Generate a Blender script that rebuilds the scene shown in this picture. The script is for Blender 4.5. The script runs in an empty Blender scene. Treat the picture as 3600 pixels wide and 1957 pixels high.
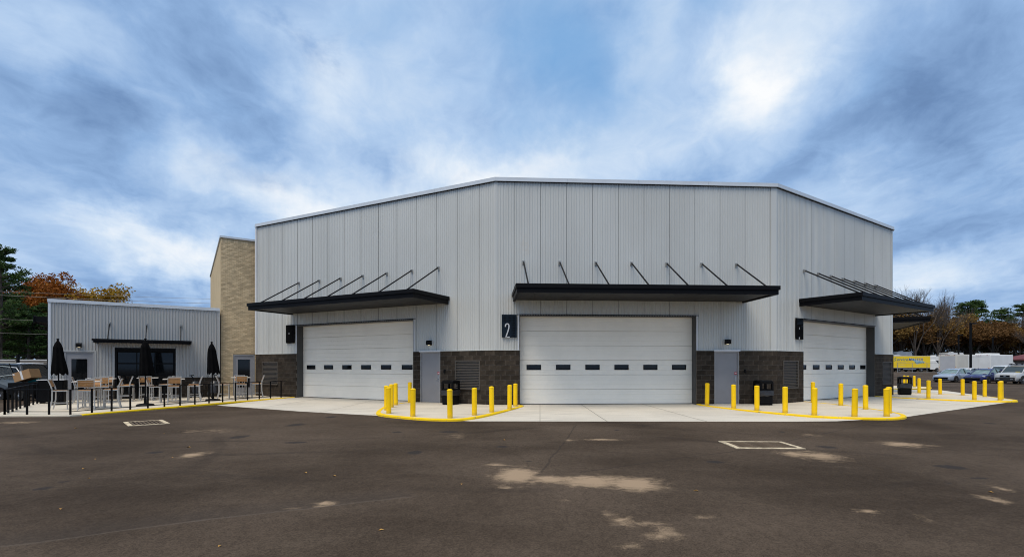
import bpy, bmesh, math, random
from mathutils import Matrix, Vector, noise
R_ = math.radians
random.seed(7)
scene = bpy.context.scene
col = scene.collection
EXPO = 1.0
EYE = 1.525

# ------------------------------------------------------------------ camera
cam = bpy.data.cameras.new('camera')
cam.sensor_fit = 'HORIZONTAL'; cam.sensor_width = 36.0
cam.lens = 36.0 * 1740.0 / 3600.0
cam.shift_y = (1289.0 - 978.5) / 3600.0
cam.clip_end = 3000.0; cam.clip_start = 0.1
co = bpy.data.objects.new('camera', cam); col.objects.link(co)
co.location = (0, 0, EYE); co.rotation_euler = (R_(90), 0, 0)
scene.camera = co

# ------------------------------------------------------------------ node helper
def lin(r, g, b):
    f = lambda c: (c / 255 / 12.92) if c / 255 <= 0.04045 else ((c / 255 + 0.055) / 1.055) ** 2.4
    return (f(r), f(g), f(b))
class NB:
    def __init__(s, nt): s.nt = nt; s.n = nt.nodes; s.l = nt.links
    def put(s, sock, v):
        if v is None: return
        if isinstance(v, bpy.types.NodeSocket): s.l.new(v, sock)
        elif isinstance(v, (tuple, list)):
            sock.default_value = tuple(v) + ((1.0,) if len(v) == 3 and len(sock.default_value) == 4 else ())
        else: sock.default_value = v
    def m(s, op, a, b=None, c=None, clamp=False):
        n = s.n.new('ShaderNodeMath'); n.operation = op; n.use_clamp = clamp
        s.put(n.inputs[0], a); s.put(n.inputs[1], b); s.put(n.inputs[2], c)
        return n.outputs[0]
    def v(s, op, a, b=None):
        n = s.n.new('ShaderNodeVectorMath'); n.operation = op
        s.put(n.inputs[0], a); s.put(n.inputs[1], b); return n.outputs[0]
    def noise(s, vec, scale, detail=4, rough=0.5, dist=0.0, out=0):
        n = s.n.new('ShaderNodeTexNoise'); s.put(n.inputs['Vector'], vec)
        n.inputs['Scale'].default_value = scale; n.inputs['Detail'].default_value = detail
        n.inputs['Roughness'].default_value = rough; n.inputs['Distortion'].default_value = dist
        return n.outputs[out]
    def ramp(s, fac, stops, interp='LINEAR'):
        n = s.n.new('ShaderNodeValToRGB'); s.put(n.inputs[0], fac); cr = n.color_ramp; cr.interpolation = interp
        while len(cr.elements) < len(stops): cr.elements.new(0.5)
        for e, (p, c) in zip(cr.elements, stops):
            e.position = p; e.color = (c, c, c, 1) if not isinstance(c, (tuple, list)) else tuple(c) + (1,)
        return n.outputs[0]
    def mix(s, f, a, b, mode='MIX'):
        n = s.n.new('ShaderNodeMix'); n.data_type = 'RGBA'; n.blend_type = mode
        s.put(n.inputs[0], f); s.put(n.inputs[6], a); s.put(n.inputs[7], b); return n.outputs[2]
    def maprange(s, v, a, b, c=0.0, d=1.0):
        n = s.n.new('ShaderNodeMapRange'); n.interpolation_type = 'SMOOTHSTEP'
        s.put(n.inputs[0], v); n.inputs[1].default_value = a; n.inputs[2].default_value = b
        n.inputs[3].default_value = c; n.inputs[4].default_value = d; return n.outputs[0]
    def comb(s, x, y, z):
        n = s.n.new('ShaderNodeCombineXYZ'); s.put(n.inputs[0], x); s.put(n.inputs[1], y); s.put(n.inputs[2], z); return n.outputs[0]
    def sep(s, v):
        n = s.n.new('ShaderNodeSeparateXYZ'); s.put(n.inputs[0], v); return n.outputs

# ------------------------------------------------------------------ sky
SUN_EL, SUN_AZ = 62.0, 208.0          # azimuth clockwise from +Y (north); light comes from behind the camera, a little left
world = bpy.data.worlds.new('World'); scene.world = world; world.use_nodes = True
nb = NB(world.node_tree); world.node_tree.nodes.clear()
out = nb.n.new('ShaderNodeOutputWorld'); bg = nb.n.new('ShaderNodeBackground'); bg.inputs[1].default_value = 0.1
nb.l.new(bg.outputs[0], out.inputs[0])
sky = nb.n.new('ShaderNodeTexSky'); sky.sky_type = 'NISHITA'; sky.sun_disc = False
sky.sun_elevation = R_(SUN_EL); sky.sun_rotation = R_(SUN_AZ); sky.dust_density = 1.0; sky.air_density = 1.0; sky.ozone_density = 1.5
tc = nb.n.new('ShaderNodeTexCoord').outputs['Generated']
dx, dy, dz = nb.sep(tc)
az0 = nb.m('ARCTAN2', dx, dy)
el0 = nb.m('ARCSINE', dz)
# cloud sheet coordinates: a flat layer overhead, so that the clouds shrink and flatten towards the horizon
den = nb.m('ADD', nb.m('MAXIMUM', dz, 0.0), 0.20)
cx_, cy_ = nb.m('DIVIDE', dx, den), nb.m('DIVIDE', dy, den)
cp = nb.comb(cx_, cy_, 0.0)
warp = nb.noise(cp, 1.1, 4, 0.55, 0.0, 1)
wx, wy, wz = nb.sep(warp)
cpw = nb.comb(nb.m('ADD', cx_, nb.m('MULTIPLY', nb.m('SUBTRACT', wx, 0.5), 0.55)), nb.m('ADD', cy_, nb.m('MULTIPLY', nb.m('SUBTRACT', wy, 0.5), 0.55)), 3.7)
n_big = nb.noise(nb.v('MULTIPLY', cpw, (1.2, 0.9, 1.0)), 0.9, 3, 0.5)
n_mid = nb.noise(nb.v('MULTIPLY', cpw, (1.25, 1.0, 1.0)), 1.9, 9, 0.58, 0.15)
n_fin = nb.noise(nb.v('MULTIPLY', cpw, (1.6, 1.1, 1.0)), 5.5, 9, 0.62, 0.3)
scud = nb.noise(nb.comb(nb.m('MULTIPLY', az0, 1.0), nb.m('MULTIPLY', el0, 1.5), 7.7), 6.5, 8, 0.6, 0.5)
sw = nb.noise(nb.comb(az0, el0, 1.3), 4.0, 8, 0.58, 0.0, 1)
sx, sy, sz_ = nb.sep(sw)
az = nb.m('ADD', az0, nb.m('MULTIPLY', nb.m('SUBTRACT', sx, 0.5), 0.34))
el = nb.m('ADD', el0, nb.m('MULTIPLY', nb.m('SUBTRACT', sy, 0.5), 0.24))
def blob_sum(bl):
    tot = None
    for (a0_, e0_, ra, rb, ang, amt) in bl:
        a0_, e0_, ra, rb, ang = R_(a0_), R_(e0_), R_(ra), R_(rb), R_(ang)
        da, de = nb.m('SUBTRACT', az, a0_), nb.m('SUBTRACT', el, e0_)
        c, s = math.cos(ang), math.sin(ang)
        u = nb.m('DIVIDE', nb.m('ADD', nb.m('MULTIPLY', da, c), nb.m('MULTIPLY', de, s)), ra)
        w = nb.m('DIVIDE', nb.m('SUBTRACT', nb.m('MULTIPLY', de, c), nb.m('MULTIPLY', da, s)), rb)
        q = nb.m('ADD', nb.m('MULTIPLY', u, u), nb.m('MULTIPLY', w, w))
        g = nb.m('MULTIPLY', nb.m('EXPONENT', nb.m('MULTIPLY', q, -1.0)), amt)
        tot = g if tot is None else nb.m('ADD', tot, g)
    return tot
#          azimuth, elevation, radius, radius, tilt, amount: the cloud masses of that afternoon
CLOUDS = [(-24, 17.0, 10, 3.0, -20, .52), (-33, 11.5, 7, 2.6, -14, .44), (-38, 13.5, 5, 1.4, -16, .22), (42, 8, 5, 1.4, 12, .26), (-9, 18.5, 10, 3.2, -4, .20), (0, 22.0, 7, 3.0, 0, .36), (20, 21, 8, 3, 8, .10), (25, 26, 5.0, 2.6, 12, .38), (28, 31, 8, 3.5, 35, .20), (14, 30, 3.5, 8, 0, .16),
          (-20, 26, 4.5, 5, -30, .26), (-44, 25.5, 5, 4, -20, .14), (-42, 8, 12, 1.8, -10, .14), (41, 10, 8, 2, 14, .20), (36, 15, 12, 2.2, 12, .10), (6, 22, 10, 2.5, 0, .10),
          (-31, 25, 9, 5.5, -30, -.22), (-42, 21, 9, 3.2, -14, -.32), (-40, 15, 10, 2.0, -14, -.16), (42, 24, 6.5, 8, 25, -.28), (33, 20, 8, 2.0, 20, -.18), (-38, 8, 8, 1.6, -12, -.20), (43, 12.5, 8, 2.0, 12, -.16), (-14, 23, 8, 2.5, -25, -.12), (19, 17.5, 7, 1.6, 8, -.10), (-30, 6, 10, 1.2, -8, -.10)]
HOLES = [(5, 34, 9, 5.5, -10, .85), (21, 36, 4.0, 4.0, 20, .75), (8, 27.5, 8, 4.0, -20, .5), (-16, 33.5, 5, 2.4, 10, .35), (35, 24, 6, 2.5, 25, .25)]
SCUD = [(-25, 31, 4.5, 2.6, -20, 1.0), (-19, 31, 2.6, 2.0, 30, .9), (-20, 25, 2.2, 2.0, 30, .8), (-27, 19.5, 3.5, 1.6, 0, .8), (-12, 21.5, 6, 1.6, 0, .7), (-43, 22, 6, 3, -20, .5), (-2, 21.5, 2.5, 1.4, 0, .6)]
t = nb.m('ADD', blob_sum(CLOUDS), 0.495)
t = nb.m('ADD', t, nb.m('MULTIPLY', nb.m('SUBTRACT', n_big, 0.5), 0.34))
t = nb.m('ADD', t, nb.m('MULTIPLY', nb.m('SUBTRACT', n_mid, 0.5), 0.50))
t = nb.m('ADD', t, nb.m('MULTIPLY', nb.m('SUBTRACT', n_fin, 0.5), 0.34))
K = 10.0 / 2 ** EXPO
sc_ = lambda r, g, b: tuple(c * K for c in lin(r, g, b))
cloud = nb.ramp(t, [(0.0, lin(86, 114, 154)), (0.20, lin(112, 144, 188)), (0.40, lin(146, 179, 221)), (0.58, lin(180, 206, 238)), (0.78, lin(216, 231, 248)), (1.0, lin(251, 253, 255))])
cloud = nb.v('MULTIPLY', cloud, (K, K, K))
hole = nb.m('ADD', blob_sum(HOLES), nb.m('MULTIPLY', nb.m('SUBTRACT', n_mid, 0.54), 1.3), clamp=True)
sc1 = nb.m('MULTIPLY', blob_sum(SCUD), nb.maprange(scud, .42, .74))
blue = nb.mix(0.75, nb.v('MULTIPLY', sky.outputs[0], (0.9, 0.9, 0.9)), sc_(112, 172, 226))
skyc = nb.mix(nb.m('MULTIPLY', hole, 0.85), cloud, blue)
skyc = nb.mix(nb.m('MULTIPLY', sc1, 0.70, clamp=True), skyc, sc_(112, 152, 204))
nb.l.new(skyc, bg.inputs[0])

sun = bpy.data.lights.new('sun', 'SUN'); sun.energy = 1.5; sun.angle = R_(36); sun.color = (1.0, 0.895, 0.745)
so = bpy.data.objects.new('sun', sun); col.objects.link(so)
ddir = Vector((math.sin(R_(SUN_AZ)) * math.cos(R_(SUN_EL)), math.cos(R_(SUN_AZ)) * math.cos(R_(SUN_EL)), math.sin(R_(SUN_EL))))
so.rotation_euler = ddir.to_track_quat('Z', 'Y').to_euler(); so.location = (0, 0, 60)
vs = scene.view_settings; vs.view_transform = 'Standard'; vs.look = 'None'; vs.gamma = 1.0; vs.exposure = EXPO; vs.use_curve_mapping = False
scene.cycles.max_bounces = 6; scene.cycles.use_denoising = True; scene.cycles.filter_width = 1.05
world.cycles.sampling_method = 'MANUAL'; world.cycles.sample_map_resolution = 256

# ------------------------------------------------------------------ materials
MAT = {}
def mat(name, c, rough=0.6, metal=0.0, var=0.0, vscale=3.0, bump=0.0, bscale=60.0, rnd=0.0, c2=None, spec=0.5, emit=None, estr=0.0, coat=0.0, stretch=None, island=0.0):
    m = bpy.data.materials.new(name); m.use_nodes = True; n = NB(m.node_tree)
    p = m.node_tree.nodes['Principled BSDF']
    p.inputs['Roughness'].default_value = rough; p.inputs['Metallic'].default_value = metal
    p.inputs['Specular IOR Level'].default_value = spec; p.inputs['Coat Weight'].default_value = coat
    cs = tuple(c)
    vec = n.n.new('ShaderNodeTexCoord').outputs['Object']
    if stretch: vec = n.v('MULTIPLY', vec, stretch)
    cur = None
    if var > 0:
        f = n.noise(vec, vscale, 5, 0.6)
        cur = n.mix(n.maprange(f, 0.3, 0.7), tuple(x * (1 - var) for x in cs), tuple(c2) if c2 else tuple(min(1, x * (1 + var)) for x in cs))
    if rnd > 0 or island > 0:
        if island > 0: r = n.n.new('ShaderNodeNewGeometry').outputs['Random Per Island']
        else: r = n.n.new('ShaderNodeObjectInfo').outputs['Random']
        a = max(rnd, island)
        k = n.maprange(r, 0, 1, 1 - a, 1 + a)
        cur = n.v('MULTIPLY', cur if cur is not None else cs, n.comb(k, k, k))
    if cur is None: p.inputs['Base Color'].default_value = cs + (1,)
    else: n.l.new(cur, p.inputs['Base Color'])
    if bump > 0:
        b = n.n.new('ShaderNodeBump'); b.inputs['Strength'].default_value = bump; b.inputs['Distance'].default_value = 0.01
        n.l.new(n.noise(vec, bscale, 4, 0.6), b.inputs['Height']); n.l.new(b.outputs[0], p.inputs['Normal'])
    if emit: p.inputs['Emission Color'].default_value = tuple(emit) + (1,); p.inputs['Emission Strength'].default_value = estr
    MAT[name] = m; return m
def panel_mat():
    m = bpy.data.materials.new('panel_silver'); m.use_nodes = True; n = NB(m.node_tree); p = m.node_tree.nodes['Principled BSDF']
    pos = n.n.new('ShaderNodeNewGeometry').outputs['Position']
    big = n.noise(n.v('MULTIPLY', pos, (1, 1, .5)), .35, 4, .55); streak = n.noise(n.v('MULTIPLY', pos, (5, 5, .16)), 1.0, 5, .6)
    base = n.mix(n.maprange(big, .3, .7), (.505, .512, .49), (.562, .57, .548))
    base = n.mix(n.m('MULTIPLY', n.maprange(streak, .5, .8), .35), base, (.43, .42, .40))
    d = n.v('MULTIPLY', n.v('SUBTRACT', pos, (.53, 20.02, 6.45)), (3.2, .6, 2.0)); dl = n.n.new('ShaderNodeVectorMath'); dl.operation = 'LENGTH'; n.l.new(d, dl.inputs[0])
    st = n.m('MULTIPLY', n.maprange(dl.outputs['Value'], .3, 1.1, 1, 0), n.maprange(n.noise(pos, 4, 5, .65), .4, .65))
    base = n.mix(n.m('MULTIPLY', st, .38), base, (.50, .43, .33))
    n.l.new(base, p.inputs['Base Color']); p.inputs['Roughness'].default_value = .42; p.inputs['Metallic'].default_value = .12
    MAT['panel_silver'] = m
panel_mat()
def bollard_mat():
    m = bpy.data.materials.new('bollard_yellow'); m.use_nodes = True; n = NB(m.node_tree); p = m.node_tree.nodes['Principled BSDF']
    ob = n.n.new('ShaderNodeTexCoord').outputs['Object']; r = n.n.new('ShaderNodeObjectInfo').outputs['Random']
    X, Y, Z = n.sep(ob); off = n.comb(n.m('MULTIPLY', r, 31.0), n.m('MULTIPLY', r, 17.0), 0.0); v = n.v('ADD', ob, off)
    base = n.mix(n.maprange(n.noise(v, 3, 4, .6), .3, .7), (.90, .56, .002), (.95, .62, .004))
    sc = n.m('MULTIPLY', n.maprange(n.noise(n.v('MULTIPLY', v, (1, 1, .45)), 9, 5, .7), .60, .72), .35); base = n.mix(sc, base, (.55, .38, .06))
    dirt = n.m('MULTIPLY', n.maprange(n.m('ADD', Z, n.m('MULTIPLY', n.noise(v, 14, 4, .7), .16)), .05, .24, 1, 0), .55); base = n.mix(dirt, base, (.30, .21, .07))
    n.l.new(base, p.inputs['Base Color']); p.inputs['Roughness'].default_value = .5; p.inputs['Specular IOR Level'].default_value = .25
    MAT['bollard_yellow'] = m
bollard_mat()
mat('annex_metal', (.42, .415, .40), .38, .25, .05, .6, stretch=(1, 1, .25))
mat('coping_metal', (.58, .61, .64), .35, .2, .04, 1.0)
mat('trim_white', (.62, .64, .67), .4, .1, .03, 1.0)
mat('joint_grey', (.26, .24, .20), .9)
mat('gap_dark', (.008, .008, .008), .9, spec=.05)
mat('core_grey', (.12, .12, .125), .8, 0, .1, 1.0)
mat('block_face', (.046, .037, .029), .9, 0, .35, 2.2, .6, 45, rnd=.24, spec=.10)
mat('mortar', (.14, .12, .10), .95, 0, .25, 6.0, .4, 80)
mat('brick_tan', (.54, .42, .26), .88, 0, .10, 8.0, .4, 60, rnd=.16)
mat('brick_tan_joined', (.54, .42, .26), .88, 0, .10, 3.0, .4, 60, island=.16)
mat('brick_mortar', (.40, .31, .19), .95, 0, .15, 4.0, .3, 60)
mat('stucco_tan', (.56, .43, .25), .9, 0, .06, 1.2, .4, 40)
mat('canopy_black', (.0045, .0045, .0055), .5, .0, .12, 1.5, spec=.10)
mat('soffit_grey', (.010, .009, .0085), .55, .0, .12, 1.2, spec=.3)
mat('rod_black', (.010, .010, .011), .5, .0, spec=.10)
mat('galv', (.34, .34, .33), .45, .6, .1, 8)
mat('door_white', (.90, .86, .77), .5, 0, .035, .9, .08, 200)
mat('jamb_grey', (.055, .054, .053), .55, .0, .08, 2)
mat('door_grey', (.25, .25, .265), .5, .0, .05, 1.5)
mat('frame_grey', (.30, .305, .315), .5, .0, .05, 1.5)
mat('louvre_grey', (.085, .074, .063), .6, .0, .1, 6)
mat('black_plastic', (.005, .005, .0055), .5, 0, .15, 4, spec=.10)
mat('black_matte', (.004, .004, .0045), .8, 0, .2, 4, spec=.05)
mat('black_cloth', (.004, .004, .0044), .97, 0, .25, 9, .5, 90, spec=.04)
mat('black_metal', (.005, .005, .0055), .5, .0, .15, 5, spec=.10)
mat('glass_dark', (.006, .007, .008), .05, 0, spec=.35)
mat('glass_car', (.030, .042, .042), .06, 0, spec=.7)
mat('glass_car_pale', (.14, .20, .19), .08, 0, .25, 2.5, spec=.7)
def kerb_mat():
    m = bpy.data.materials.new('kerb_yellow'); m.use_nodes = True; n = NB(m.node_tree); p = m.node_tree.nodes['Principled BSDF']
    pos = n.n.new('ShaderNodeNewGeometry').outputs['Position']
    base = n.mix(n.maprange(n.noise(pos, 2.5, 4, .6), .3, .7), (.80, .53, .008), (.90, .60, .01))
    base = n.mix(n.m('MULTIPLY', n.maprange(n.noise(pos, 7, 6, .7), .57, .66), .75), base, (.42, .33, .16))
    base = n.mix(n.m('MULTIPLY', n.maprange(n.noise(pos, 2.0, 6, .75), .62, .68), .8), base, (.20, .17, .13))
    n.l.new(base, p.inputs['Base Color']); p.inputs['Roughness'].default_value = .75; p.inputs['Specular IOR Level'].default_value = .2; MAT['kerb_yellow'] = m
kerb_mat()
mat('steel', (.45, .45, .45), .3, .9)
mat('frame_white', (.42, .41, .39), .45, .2, .05, 4)
mat('wood_slat', (.40, .20, .072), .6, 0, .25, 5, .2, 60, rnd=.14, stretch=(1, 6, 6))
mat('table_white', (.54, .50, .44), .5, 0, .08, 4)
mat('sign_navy', (.007, .014, .024), .5, 0, .15, 3, spec=.12)
mat('sign_grey', (.50, .52, .55), .45, .1)
mat('sticker_red', (.45, .02, .04), .6); mat('sticker_white', (.7, .7, .7), .6)
mat('lamp_glow', (.9, .8, .6), .5, emit=(1.0, .82, .5), estr=.5)
mat('rust_grate', (.13, .09, .055), .8, .3, .4, 9, .6, 70)
mat('drain_concrete', (.52, .43, .30), .95, 0, .4, 6, .9, 30, spec=.1)
mat('leaf_dry', (.40, .22, .05), .8, island=.4)
mat('cardboard', (.34, .20, .095), .85, 0, .08, 4)
mat('teal_paper', (.02, .32, .34), .7)
mat('rubber', (.010, .010, .010), .85, 0, .2, 8)
mat('rim_silver', (.42, .43, .45), .3, .7)
mat('lamp_clear', (.62, .64, .66), .15, .2); mat('lamp_red', (.28, .012, .014), .2); mat('lamp_amber', (.6, .22, .03), .2)
mat('chrome', (.65, .66, .68), .18, .9)
def paint(name, c, rough=.28): mat(name, c, rough, .15, .03, 1.0, coat=.4)
paint('paint_silver_blue', (.30, .35, .43)); paint('paint_navy', (.022, .024, .105)); paint('paint_silver', (.46, .46, .45)); paint('paint_white', (.66, .66, .65)); paint('paint_dark', (.028, .032, .040)); paint('paint_grey', (.12, .12, .125))
mat('cladding_black', (.015, .015, .016), .6)
mat('truck_white', (.70, .70, .68), .45, 0, .05, .8); mat('truck_cream', (.60, .57, .50), .5, 0, .05, .8); mat('truck_yellow', (.80, .56, .012), .45, 0, .05, .8)
mat('truck_grey', (.46, .46, .47), .5, 0, .05, .8)
mat('letter_teal', (.02, .17, .24), .6); mat('letter_pale', (.35, .50, .50), .6); mat('letter_blue', (.03, .10, .35), .6)
mat('bark', (.075, .058, .045), .95, 0, .35, 3, .7, 12)
mat('bark_pale', (.075, .06, .05), .95, 0, .35, 3, .6, 12)
mat('wall_far', (.16, .145, .13), .9, 0, .2, 1.0); mat('roof_red', (.13, .018, .014), .7, 0, .2, 2); mat('roof_white', (.6, .6, .6), .6)
mat('cart_blue', (.07, .088, .105), .4, 0, .05, 3)
mat('bag_grey', (.025, .025, .028), .35, 0, .3, 9)
mat('wire_pale', (.16, .155, .145), .5, .2)

gm = bpy.data.materials.new('glass_clear'); gm.use_nodes = True; _n = NB(gm.node_tree); _t = _n.n.new('ShaderNodeBsdfTransparent'); _t.inputs[0].default_value = (.82, .86, .85, 1); _g = _n.n.new('ShaderNodeBsdfGlossy'); _g.inputs['Roughness'].default_value = .05
_m = _n.n.new('ShaderNodeMixShader'); _m.inputs[0].default_value = .08; _n.l.new(_t.outputs[0], _m.inputs[1]); _n.l.new(_g.outputs[0], _m.inputs[2]); _n.l.new(_m.outputs[0], gm.node_tree.nodes['Material Output'].inputs[0]); MAT['glass_clear'] = gm
def leafmat(name, cols, island=.35, trans=.25):
    m = bpy.data.materials.new(name); m.use_nodes = True; n = NB(m.node_tree); nt = m.node_tree
    p = nt.nodes['Principled BSDF']; o = nt.nodes['Material Output']
    r = n.n.new('ShaderNodeNewGeometry').outputs['Random Per Island']
    vec = n.n.new('ShaderNodeTexCoord').outputs['Object']
    f = n.m('ADD', n.m('MULTIPLY', r, .55), n.m('MULTIPLY', n.noise(vec, .45, 3, .6), .6))
    stops = [(0.15 + 0.75 * i / (len(cols) - 1), c) for i, c in enumerate(cols)]
    c = n.ramp(f, stops)
    n.l.new(c, p.inputs['Base Color']); p.inputs['Roughness'].default_value = .7; p.inputs['Specular IOR Level'].default_value = .2
    tr = n.n.new('ShaderNodeBsdfTranslucent'); n.l.new(c, tr.inputs[0])
    mx = n.n.new('ShaderNodeMixShader'); mx.inputs[0].default_value = trans
    n.l.new(p.outputs[0], mx.inputs[1]); n.l.new(tr.outputs[0], mx.inputs[2]); n.l.new(mx.outputs[0], o.inputs[0])
    MAT[name] = m
leafmat('leaf_pine', [(.022, .042, .010), (.040, .076, .017), (.068, .118, .027)])
leafmat('leaf_orange', [(.16, .045, .006), (.25, .075, .009), (.33, .12, .014)])
leafmat('leaf_yellow', [(.24, .13, .010), (.33, .19, .016), (.40, .25, .03)])
leafmat('leaf_brown', [(.13, .072, .020), (.20, .115, .030), (.28, .17, .046)])
leafmat('leaf_rust', [(.085, .045, .016), (.135, .068, .022), (.19, .10, .032)])
leafmat('leaf_dark', [(.010, .010, .006), (.022, .018, .009), (.04, .03, .013)])

# asphalt: brown-grey aggregate, tyre-polished bands, blown sand, oil spots and paving joints
SAND = [(0.08, 7.46, 0.27, 0.44), (0.57, 7.17, 0.29, 0.18), (1.09, 7.06, 0.36, 0.28), (1.48, 7.22, 0.24, 0.18), (1.72, 6.87, 0.31, 0.32), (1.09, 5.44, 0.07, 0.14), (1.17, 5.22, 0.12, 0.15), (1.36, 5.15, 0.15, 0.09), (1.34, 4.75, 0.08, 0.12), (1.53, 4.9, 0.1, 0.19), (1.09, 4.5, 0.12, 0.09), (5.3, 9.25, 0.28, 0.25), (5.6, 9.07, 0.36, 0.39), (8.22, 10.41, 0.38, 0.32), (1.27, 11.01, 0.1, 0.12), (2.06, 11.09, 0.38, 0.11), (5.93, 6.08, 0.1, 0.18), (6.53, 6.63, 0.08, 0.13), (4.03, 5.59, 0.11, 0.08), (2.07, 5.4, 0.09, 0.06), (-0.1, 6.72, 0.07, 0.08), (0.65, 6.05, 0.05, 0.04), (7.17, 11.8, 0.2, 0.23), (4.43, 5.29, 0.08, 0.17), (-5.9, 9.18, 0.17, 0.27), (-7.71, 12.57, 0.67, 0.46), (-2.23, 5.88, 0.1, 0.09), (-2.53, 5.68, 0.06, 0.05), (-14.41, 14.48, 0.55, 0.33), (-1.29, 11.65, 0.23, 0.42), (-0.27, 8.23, 0.15, 0.11)]
SAND_AMT = {0: 1.25, 1: 1.1, 2: 1.25, 3: .8, 4: 1.25, 5: .6, 6: .85, 7: .75, 9: .7, 8: .6, 10: .5, 25: .35, 28: .6, 29: .4, 22: .5, 23: .35}
DARK = [(-6.79, 9.41, 0.16, 0.2), (-6.34, 11.5, 0.24, 0.39), (-4.66, 10.66, 0.29, 0.18), (-2.87, 12.35, 0.15, 0.21), (-1.59, 12.41, 0.28, 0.27), (-6.35, 7.0, 0.1, 0.1), (-6.3, 6.62, 0.15, 0.12), (-1.85, 9.41, 0.19, 0.26), (-6.09, 13.91, 0.25, 0.52), (-5.88, 16.09, 0.23, 0.42), (-0.19, 10.1, 0.19, 0.14), (-3.84, 6.39, 0.08, 0.07), (2.71, 12.74, 0.11, 0.19), (6.13, 6.92, 0.06, 0.09), (3.5, 8.48, 0.18, 0.17), (6.75, 12.39, 0.11, 0.16), (6.37, 10.03, 0.23, 0.24), (7.13, 8.04, 0.24, 0.23), (13.8, 14.29, 0.15, 0.27), (3.19, 4.66, 0.1, 0.05), (0.29, 8.52, 0.09, 0.09), (6.84, 7.24, 0.2, 0.08)]
LINES = [((-5.6, 3.9), (-3.32, 5.25), 1), ((-3.32, 5.25), (-1.3, 6.2), 1), ((1.78, 13.77), (0.43, 7.54), 0), ((1.12, 7.69), (4.79, 9.87), 0), ((4.79, 9.87), (11.51, 15.13), 0)]
def asphalt_mat():
    m = bpy.data.materials.new('asphalt'); m.use_nodes = True; n = NB(m.node_tree); p = m.node_tree.nodes['Principled BSDF']
    pos = n.n.new('ShaderNodeNewGeometry').outputs['Position']; X, Y, Z = n.sep(pos)
    big = n.noise(pos, .22, 4, .55); mid = n.noise(n.v('MULTIPLY', pos, (.5, 1.1, 1)), .8, 5, .6, .5)
    agg = n.noise(pos, 55, 3, .7); agg2 = n.noise(pos, 160, 2, .7)
    base = n.mix(n.maprange(big, .3, .7), (.042, .0302, .0212), (.094, .0695, .0505))
    base = n.mix(n.m('MULTIPLY', n.maprange(mid, .45, .75), .55), base, (.092, .069, .050))
    k = n.m('ADD', n.m('MULTIPLY', n.maprange(agg, .25, .75), .75), n.m('MULTIPLY', n.maprange(agg2, .25, .75), .75))
    blo = n.noise(n.v('MULTIPLY', pos, (1, .7, 1)), 9, 4, .7); k = n.m('ADD', n.m('ADD', k, .14), n.m('MULTIPLY', n.maprange(blo, .25, .75), .28))
    base = n.v('MULTIPLY', base, n.comb(k, k, k))
    spk = n.maprange(n.noise(pos, 38, 2, .8), .70, .76); base = n.mix(n.m('MULTIPLY', spk, .35), base, (.22, .19, .16))
    # joints
    for (a, b, lt) in LINES:
        ax, ay = a; bx, by = b; ll = math.hypot(bx - ax, by - ay); ux, uy = (bx - ax) / ll, (by - ay) / ll
        wob = n.m('MULTIPLY', n.m('SUBTRACT', n.noise(pos, 1.3, 3, .6), .5), .16)
        rx, ry = n.m('SUBTRACT', X, ax), n.m('SUBTRACT', Y, ay)
        al = n.m('ADD', n.m('MULTIPLY', rx, ux), n.m('MULTIPLY', ry, uy))
        pe = n.m('ADD', n.m('SUBTRACT', n.m('MULTIPLY', ry, ux), n.m('MULTIPLY', rx, uy)), wob)
        ends = n.m('MULTIPLY', n.maprange(al, -.2, .1), n.maprange(al, ll - .1, ll + .2, 1, 0))
        w = n.maprange(n.m('ABSOLUTE', pe), .005, .035, 1, 0)
        f = n.m('MULTIPLY', n.m('MULTIPLY', w, ends), .28 if lt else .5)
        base = n.mix(f, base, (.15, .125, .105) if lt else (.030, .025, .022))
        if lt:
            sh = n.m('MULTIPLY', n.m('MULTIPLY', n.maprange(pe, -.02, .05), n.maprange(pe, .1, .7, 1, 0)), ends)
            base = n.mix(n.m('MULTIPLY', sh, .35), base, (.045, .037, .032))
    for (ax, ay, r0) in ((-7, 24, 13.2), (-7, 24, 14.9), (16, 26, 17.4), (16, 26, 19.2), (1.5, 26, 19.5), (-14, 6, 9.0)):
        d2 = n.m('SQRT', n.m('ADD', n.m('POWER', n.m('SUBTRACT', X, ax), 2), n.m('POWER', n.m('SUBTRACT', Y, ay), 2)))
        e = n.m('ABSOLUTE', n.m('SUBTRACT', n.m('ADD', d2, n.m('MULTIPLY', n.m('SUBTRACT', n.noise(pos, .5, 2, .5), .5), .5)), r0))
        tr = n.m('MULTIPLY', n.maprange(e, .04, .22, 1, 0), n.maprange(n.noise(pos, .30, 4, .6), .42, .66)); base = n.mix(n.m('MULTIPLY', tr, .42), base, (.024, .019, .016))
    at = n.n.new('ShaderNodeAttribute'); at.attribute_name = 'stain'; sr, sg, sb = n.sep(at.outputs['Vector'])
    en = n.noise(n.v('MULTIPLY', pos, (1, 1, 1)), 5.0, 6, .7, .4)
    oil = n.maprange(n.m('ADD', sg, n.m('MULTIPLY', n.m('SUBTRACT', en, .5), .9)), .45, .75)
    base = n.mix(n.m('MULTIPLY', oil, .75), base, (.028, .026, .026))
    grain = n.noise(pos, 70, 3, .8); edge = n.noise(n.v('MULTIPLY', pos, (1, 1.3, 1)), 4.5, 5, .65, .8)
    sv = n.m('ADD', sr, n.m('MULTIPLY', n.m('SUBTRACT', edge, .5), 1.7)); sv = n.m('ADD', sv, n.m('MULTIPLY', n.m('SUBTRACT', grain, .5), 1.1))
    sf = n.m('MULTIPLY', n.maprange(sv, .15, 1.0), n.maprange(sr, .03, .2))
    base = n.mix(n.m('MULTIPLY', sf, .72), base, (.43, .31, .20))
    n.l.new(base, p.inputs['Base Color']); p.inputs['Roughness'].default_value = .9; p.inputs['Specular IOR Level'].default_value = .06
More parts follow.
